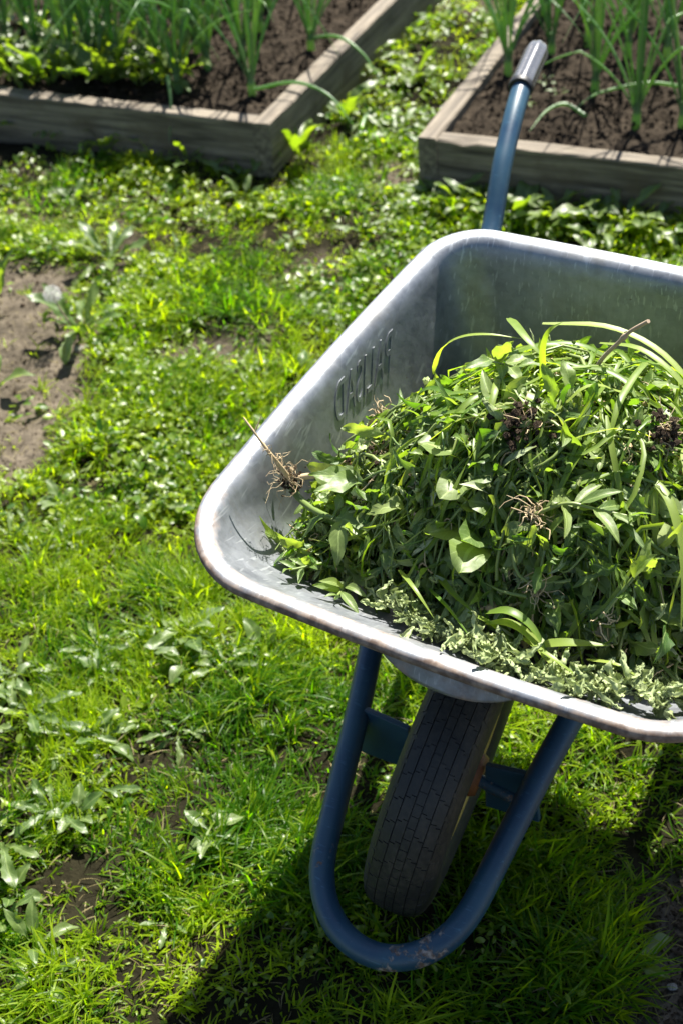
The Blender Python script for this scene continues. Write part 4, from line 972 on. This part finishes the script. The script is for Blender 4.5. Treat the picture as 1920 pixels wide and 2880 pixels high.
named = [
 (-.501, 2.538, 'dandelion', 10, 1.0, .75, 'leafy dandelion beside the seed head at the edge of the bare patch'),
 (-.705, 2.675, 'dock', 4, 1.15, 1.15, 'bright upright weed at the left edge of the picture above the bare patch'),
 (-.665, 2.369, 'dock', 4, .9, .8, 'bright low weed at the left edge of the bare patch'),
 (-.487, 1.456, 'dandelion', 6, 1.0, .7, 'weed with tall folded pale leaves at the left of the lawn'),
 (-.405, 1.404, 'dandelion', 7, 1.0, .5, 'dandelion with a broad pale leaf pointing down, left lawn'),
 (-.429, 1.263, 'dandelion', 6, .95, .45, 'dandelion with long pale leaves at the lower left of the lawn'),
 (-.497, 1.220, 'dandelion', 6, 1.25, .4, 'large pale leaved dandelion cut by the left edge of the picture'),
 (-.392, 1.58, 'dandelion', 7, .75, .35, 'flat dandelion with small toothed leaves left of the tray corner'),
 (-.257, 1.592, 'plantain', 8, .95, .45, 'broad plantain clump below the near corner of the tray'),
 (-.135, 1.548, 'plantain', 6, .8, .95, 'dark upright plantain under the front rim of the tray'),
 (-.195, 1.514, 'dandelion', 7, .8, .4, 'dandelion with white shining leaves below the plantain clump'),
 (-.211, 1.200, 'plantain', 6, .65, .7, 'dark green plantain in the grass left of the blue loop'),
 (-.377, 1.310, 'dandelion', 4, .85, .35, 'weed with a single wide horizontal leaf on the left lawn'),
 (-.264, 1.395, 'dandelion', 6, .7, .35, 'small dandelion in the middle of the left lawn'),
 (-.327, 1.63, 'dandelion', 8, .7, .3, 'dandelion with scattered pale leaves at mid height of the lawn'),
 (-.10, 1.70, 'dandelion', 6, .65, .35, 'small dandelion hidden close under the tray corner'),
 (-.471, 1.84, 'dandelion', 7, .6, .4, 'small dandelion near the left edge above the pale weeds'),
 (-.467, 2.824, 'dandelion', 8, .9, .45, 'spreading weed above the bare patch'),
 (-.754, 3.585, 'plantain', 7, .8, .9, 'leafy weed against the front board at the far left'),
 (-.665, 3.560, 'dandelion', 7, .8, .9, 'weed growing up the front board of the left bed'),
 (-.451, 3.385, 'dandelion', 8, 1.0, .7, 'dark weed in the shade of the left bed'),
 (-.229, 3.30, 'plantain', 7, .9, .7, 'broad weed in shade near the corner of the left bed'),
 (-.025, 3.235, 'dock', 6, .95, 1.15, 'bright upright weed at the corner of the left bed'),
 (-.292, 3.235, 'dandelion', 9, 1.0, .5, 'sunlit weed with jagged leaves in front of the left bed'),
 (.284, 2.925, 'dandelion', 8, .9, .5, 'weed at the near corner of the right bed'),
 (.37, 2.875, 'dandelion', 8, .85, .6, 'shaded weed under the front board left of the handle'),
 (.45, 2.835, 'plantain', 8, 1.0, .7, 'broad weed behind the blue handle tube'),
 (.545, 2.80, 'dandelion', 9, 1.0, .6, 'shaded dandelion right of the blue handle tube'),
 (.66, 2.75, 'dandelion', 8, 1.0, .5, 'shaded dandelion near the right edge under the front board'),
 (.74, 2.66, 'dandelion', 7, .9, .4, 'weed above the tray at the right edge of the picture'),
 (.215, 3.33, 'dandelion', 8, .9, .5, 'weed at the mouth of the path between the beds'),
 (.17, 3.72, 'dandelion', 9, 1.0, .7, 'weed growing along the side board of the left bed'),
 (.302, 3.968, 'dandelion', 9, 1.0, .6, 'weed far up the path between the beds'),
 (.30, 3.66, 'plantain', 8, .9, .5, 'broad weed in the middle of the path between the beds'),
 (.10, 3.42, 'dock', 5, .9, 1.0, 'upright light green weed beside the path and the left bed corner'),
 (.41, 4.044, 'dandelion', 8, .9, .5, 'weed next to the side board of the right bed at the top'),
 (.30, .955, 'dock', 3, .8, .15, 'dark broad leaf weed in the barrow shadow at the bottom right'),
]
for i, (x, y, kd, nl, sz, up, lb) in enumerate(named): rosette('dandelion_plant' if kd == 'dandelion' else ('plantain_plant' if kd == 'plantain' else 'dock_plant'), lb, x, y, kd, nl + (2 if y < 2 else 0), sz * (.60 if y < 2 else 1), up * (.55 if y < 2 else 1), 900 + i)
for i, (x, y, kd, sz) in enumerate([(-.60, 3.47, 'dandelion', 1.0), (-.54, 3.42, 'plantain', .8), (-.40, 3.37, 'dandelion', 1.0), (-.34, 3.33, 'dock', .7), (-.28, 3.31, 'dandelion', .9), (-.17, 3.26, 'dandelion', .85), (-.11, 3.22, 'plantain', .8), (-.80, 3.56, 'dandelion', 1.0), (-.72, 3.52, 'dock', .7), (-.50, 3.36, 'plantain', .8)]):
    rosette('shade_weed', f"dark {'jagged' if kd == 'dandelion' else 'smooth'} leaved weed growing in the shade along the left bed front", x, y, kd, 8, sz, .8, 1900 + i, f"{'jagged' if kd == 'dandelion' else 'smooth'} weeds along the left bed front")
for i, (x, y, kd, sz) in enumerate([(.33, 2.90, 'plantain', .7), (.41, 2.87, 'dandelion', .9), (.50, 2.83, 'dandelion', .9), (.60, 2.78, 'plantain', .8), (.62, 2.70, 'dandelion', .9), (.72, 2.72, 'dandelion', 1.0), (.80, 2.70, 'plantain', .8)]):
    rosette('shade_weed', f"dark {'jagged' if kd == 'dandelion' else 'smooth'} leaved weed growing in the shade along the right bed front", x, y, kd, 8, sz, .6, 1930 + i, f"{'jagged' if kd == 'dandelion' else 'smooth'} weeds along the right bed front")
cnt = 0
grpn = {'back': ('before the left bed', 'beside the bare patch', 'between tray and beds'), 'mid': ('at the left edge of the lawn', 'midway to the tray', 'close beside the tray'), 'low': ('at the lower left', 'in the lower lawn', 'near the blue loop'), 'path': ('in the grass path between the beds',) * 3}
tries = 0
while cnt < 105 and tries < 3000:
    tries += 1
    y = rng.uniform(1.0, 4.3); x = rng.uniform(-1, 1) * (view_halfwidth(y) - .05)
    if in_bed(np.array(x), np.array(y), .03) or (x > -.25 and y < 1.75 and x < .8) or bare_mask(np.array(x), np.array(y)) > .4: continue
    if y > 3.3 and not (.05 < x < .55): continue
    z = 'path' if y > 3.2 and x > 0 else ('back' if y > 2.3 else ('mid' if y > 1.45 else 'low'))
    zi = (1 if x < -.35 and y < 2.75 else (0 if x < 0 and y > 2.6 else 2)) if z == 'back' else (0 if x < -.42 else (1 if x < -.2 else 2)); zt_ = grpn[z][zi]
    kd = ['dandelion', 'dandelion', 'plantain', 'dock'][cnt % 4]; lw = {'dandelion': 'jagged', 'plantain': 'rounded', 'dock': 'long smooth'}[kd]; sz = rng.uniform(.30, .58); sw = 'tiny' if sz < .39 else ('small' if sz < .48 else 'medium')
    rosette('small_weed', f'{sw} lawn weed with {lw} leaves {zt_}', x, y, kd, int(rng.integers(5, 8)), sz, rng.uniform(.2, .7), 1200 + cnt, f'{sw} weeds with {lw} leaves {zt_}'); cnt += 1

# dandelion seed head
t = thing('dandelion_seed_head', 'white fluffy dandelion seed head on a reddish stalk by the bare patch', 'seed head', (-.545, 2.535, 0))
mb = MB(); tube(mb, spline([(.03, .0, 0), (.012, .0, .05), (0, 0, .088)], 10), .0018, 7, True, .5); mb.obj('stalk', M['twig'], t)
mb = MB(); g = np.random.default_rng(1)
for i in range(150):
    d = g.normal(0, 1, 3); d /= np.linalg.norm(d); c = np.array([0, 0, .094]); p = c + d * .016
    tube(mb, [c + d * .002, p], [.00022, .00018], 3, False, .5)
    for q in range(6):
        e = d * .4 + g.normal(0, .5, 3); e /= np.linalg.norm(e); tube(mb, [p, p + e * .0045], [.00025, .00015], 3, False, .8)
mb.obj('seed_ball', M['fluff'], t)
# pebbles
for k, (x, y, s, lb) in enumerate([(.343, .928, .008, 'pale pebble on the bare soil at the bottom right corner'), (-.505, 2.485, .014, 'pale stone by the dandelion at the bare patch'), (.375, .905, .005, 'tiny pebble beside the pale pebble in the corner'), (-.62, 2.28, .009, 'small stone on the left bare patch')]):
    V, F = octa(); V = V * (1 + .2 * np.random.default_rng(k).normal(0, .5, V.shape)) * np.array([1.2, .9, .7]) * s
    mb = MB(); mb.add(V, F, None, .8); o = mb.obj('pebble', M['stone']); o.location = (x, y, float(hz(np.array(x), np.array(y))) + s * .4)
    sm = o.modifiers.new('round', 'SUBSURF'); sm.levels = 2; sm.render_levels = 2
    tag(o, lb, 'pebble')

# ------------------------------------------------------------------ onions in the beds
def bed_zone(x, y, c):
    a = abs((x - c[0]) * bx_ax[0] + (y - c[1]) * bx_ax[1]); b = (x - c[0]) * by_ax[0] + (y - c[1]) * by_ax[1]
    return ('front' if b < .42 else ('middle' if b < .72 else 'far')) + ' part ' + ('near the path side' if a < .36 else ('midway across' if a < .62 else 'towards the outer side'))
def onion(x, y, h, nl, seed, label, group=None, spread=.3, bent=.4, z=.122):
    g = np.random.default_rng(seed); t = thing('onion_plant', label, 'onion', (x, y, z), 0, group); nl += 3
    mb = MB(); tube(mb, [(0, 0, -.01), (0, 0, .02), (.001, 0, .06)], [.011, .010, .008], 10, True, .8); mb.obj('neck', M['onion'], t)
    for k in range(nl):
        a = k * 2.4 + g.uniform(-.5, .5); ln = h * g.uniform(.7, 1.25); lean = abs(g.normal(spread, .17)); d = np.array([math.cos(a), math.sin(a)])
        n = 14; P = []; p = np.array([d[0] * .004, d[1] * .004, .03]); th = lean * .5; kink = g.uniform(.35, .8) if g.random() < bent else 9
        for i in range(n):
            P.append(p.copy()); s = i / (n - 1)
            if s > kink: th += g.uniform(.5, 1.0); kink = kink + .12 if th < 1.6 else 9
            th += .035 * lean / .22
            p = p + ln / (n - 1) * np.array([d[0] * math.sin(th), d[1] * math.sin(th), math.cos(th)])
            if p[2] < .012: p[2] = .012
        s = np.linspace(0, 1, n); r = g.uniform(.0024, .0042) * np.clip(.7 + s, 0, 1) * np.clip(1.02 - s ** 2.5, .08, 1)
        mb = MB(); tube(mb, P, r, 8, True, float(g.uniform(.1, .9))); mb.obj('leaf', M['onion'], t)
    return t
onL = [(-.313, 3.449, .46, 8, 'onion plant at the front of the left bed whose leaf hangs over the board'), (-.127, 3.38, .46, 8, 'onion plant nearest the front corner of the left bed'), (.03, 3.628, .42, 7, 'onion plant by the side board of the left bed'),
       (-.268, 3.668, .48, 8, None), (-.219, 3.86, .46, 7, None), (-.414, 3.687, .48, 8, None), (-.073, 3.957, .42, 7, None), (-.577, 3.85, .5, 8, None), (-.531, 4.037, .46, 8, None), (-.762, 3.992, .5, 7, None), (-.367, 3.963, .48, 8, None), (-.674, 4.108, .46, 7, None), (-.36, 3.55, .48, 8, None), (-.50, 3.70, .5, 7, None), (-.45, 4.15, .45, 7, None), (-.25, 4.15, .45, 7, None), (.03, 4.1, .4, 6, None), (-.47, 3.58, .5, 8, None), (-.60, 3.66, .5, 8, None), (-.70, 3.75, .5, 8, None), (-.33, 3.80, .5, 8, None), (-.15, 3.62, .44, 8, None), (-.80, 3.88, .5, 8, None), (-.62, 4.2, .5, 7, None), (-.16, 4.05, .45, 7, None), (-.42, 3.82, .5, 8, None), (-.24, 3.56, .46, 9, None), (-.54, 3.62, .5, 9, None), (-.10, 3.80, .46, 8, None), (-.30, 3.72, .5, 8, None), (-.66, 3.95, .5, 8, None), (-.48, 3.95, .5, 8, None)]
for i, (x, y, h, nl, lb) in enumerate(onL): onion(x, y, h, nl, 1500 + i, lb or f'onion plant in the left bed, {bed_zone(x, y, LC)}', None if lb else f'onions in the left bed, {bed_zone(x, y, LC)}', .26, .45)
onR = [(.507, 3.373, .36, 8, 'short onion plant by the side board left of the grip'), (.691, 3.211, .44, 8, 'onion plant right behind the grip in the right bed'), (.747, 3.014, .50, 8, 'tall onion plant at the front board of the right bed'), (.845, 2.984, .50, 7, 'tall onion plant at the right edge of the picture'),
       (.629, 3.458, .40, 7, None), (.735, 3.52, .44, 7, None), (.816, 3.428, .46, 8, None), (.903, 3.379, .46, 7, None), (.56, 3.70, .42, 7, None), (.66, 3.741, .42, 7, None), (.77, 3.762, .42, 7, None), (.876, 3.655, .44, 7, None), (.967, 3.601, .44, 7, None), (1.0, 3.1, .45, 7, None), (1.05, 3.35, .45, 7, None)]
for i, (x, y, h, nl, lb) in enumerate(onR): onion(x, y, h, nl, 1600 + i, lb or f'onion plant in the right bed, {bed_zone(x, y, RC)}', None if lb else f'onions in the right bed, {bed_zone(x, y, RC)}', .27, .35)
# loose onion leaves lying on the soil
def loose(pts, label, r=.0045):
    mb = MB(); P = spline(pts, 16); tube(mb, P, r * np.clip(1.1 - np.linspace(0, 1, 16) ** 2, .1, 1), 8, True, .6); tag(mb.obj('onion_leaf', M['onion']), label, 'onion leaf')
loose([(.64, 3.06, .135), (.60, 3.10, .15), (.55, 3.07, .15), (.50, 2.995, .14)], 'single onion leaf lying on the soil right of the handle')
loose([(-.32, 3.42, .14), (-.325, 3.35, .20), (-.322, 3.30, .155), (-.335, 3.25, .075)], 'limp pale onion leaf hanging over the front board of the left bed')
loose([(-.12, 3.37, .14), (-.02, 3.33, .165), (.06, 3.27, .15), (.11, 3.20, .10)], 'onion leaf bending over the side board at the left bed corner')
loose([(.03, 3.62, .16), (.10, 3.56, .18), (.16, 3.50, .15), (.20, 3.44, .09)], 'onion leaf arching over the side board towards the path')
loose([(.13, 3.33, .015), (.15, 3.40, .03), (.18, 3.46, .022)], 'pale dry onion leaf lying on the grass of the path', .006)
loose([(.90, 3.12, .15), (.80, 3.13, .17), (.68, 3.12, .16), (.62, 3.09, .14)], 'fallen onion leaf lying flat between the right bed onions')
# weeds inside the left bed
bw = [(-.749, 3.588), (-.693, 3.547), (-.643, 3.55), (-.598, 3.554), (-.542, 3.556), (-.494, 3.517), (-.414, 3.485), (-.359, 3.486), (-.763, 3.799), (-.683, 3.72), (-.603, 3.731), (-.517, 3.681), (-.445, 3.635), (-.812, 4.005), (-.48, 3.52), (-.396, 3.565), (-.70, 3.88), (-.60, 3.95), (-.85, 3.75), (-.82, 3.68), (-.66, 3.62), (-.58, 3.63), (-.50, 3.60), (-.44, 3.53), (-.72, 3.66), (-.78, 3.74), (-.31, 3.50), (-.55, 3.80), (-.38, 3.68), (-.64, 3.80)]
for i, (x, y) in enumerate(bw):
    kd = ['dandelion', 'plantain', 'dock', 'dandelion'][i % 4]; lw = {'dandelion': 'jagged', 'plantain': 'rounded', 'dock': 'long smooth'}[kd]
    rosette('bed_weed', f'{lw} leaved weed in the left bed, {bed_zone(x, y, LC)}', x, y, kd, int(rng.integers(6, 10)), rng.uniform(.75, 1.3), rng.uniform(.7, 1.2), 1700 + i, f'{lw} leaved weeds in the left bed, {bed_zone(x, y, LC)}', .125)
for i, (x, y) in enumerate([(.585, 3.27), (.52, 3.16), (.60, 3.20), (.56, 3.36)]):
    rosette('seedling', 'tiny yellow green seedling on the soil near the grip', x, y, 'plantain', 5, .22, .5, 1800 + i, 'seedlings on the soil near the grip', .128)
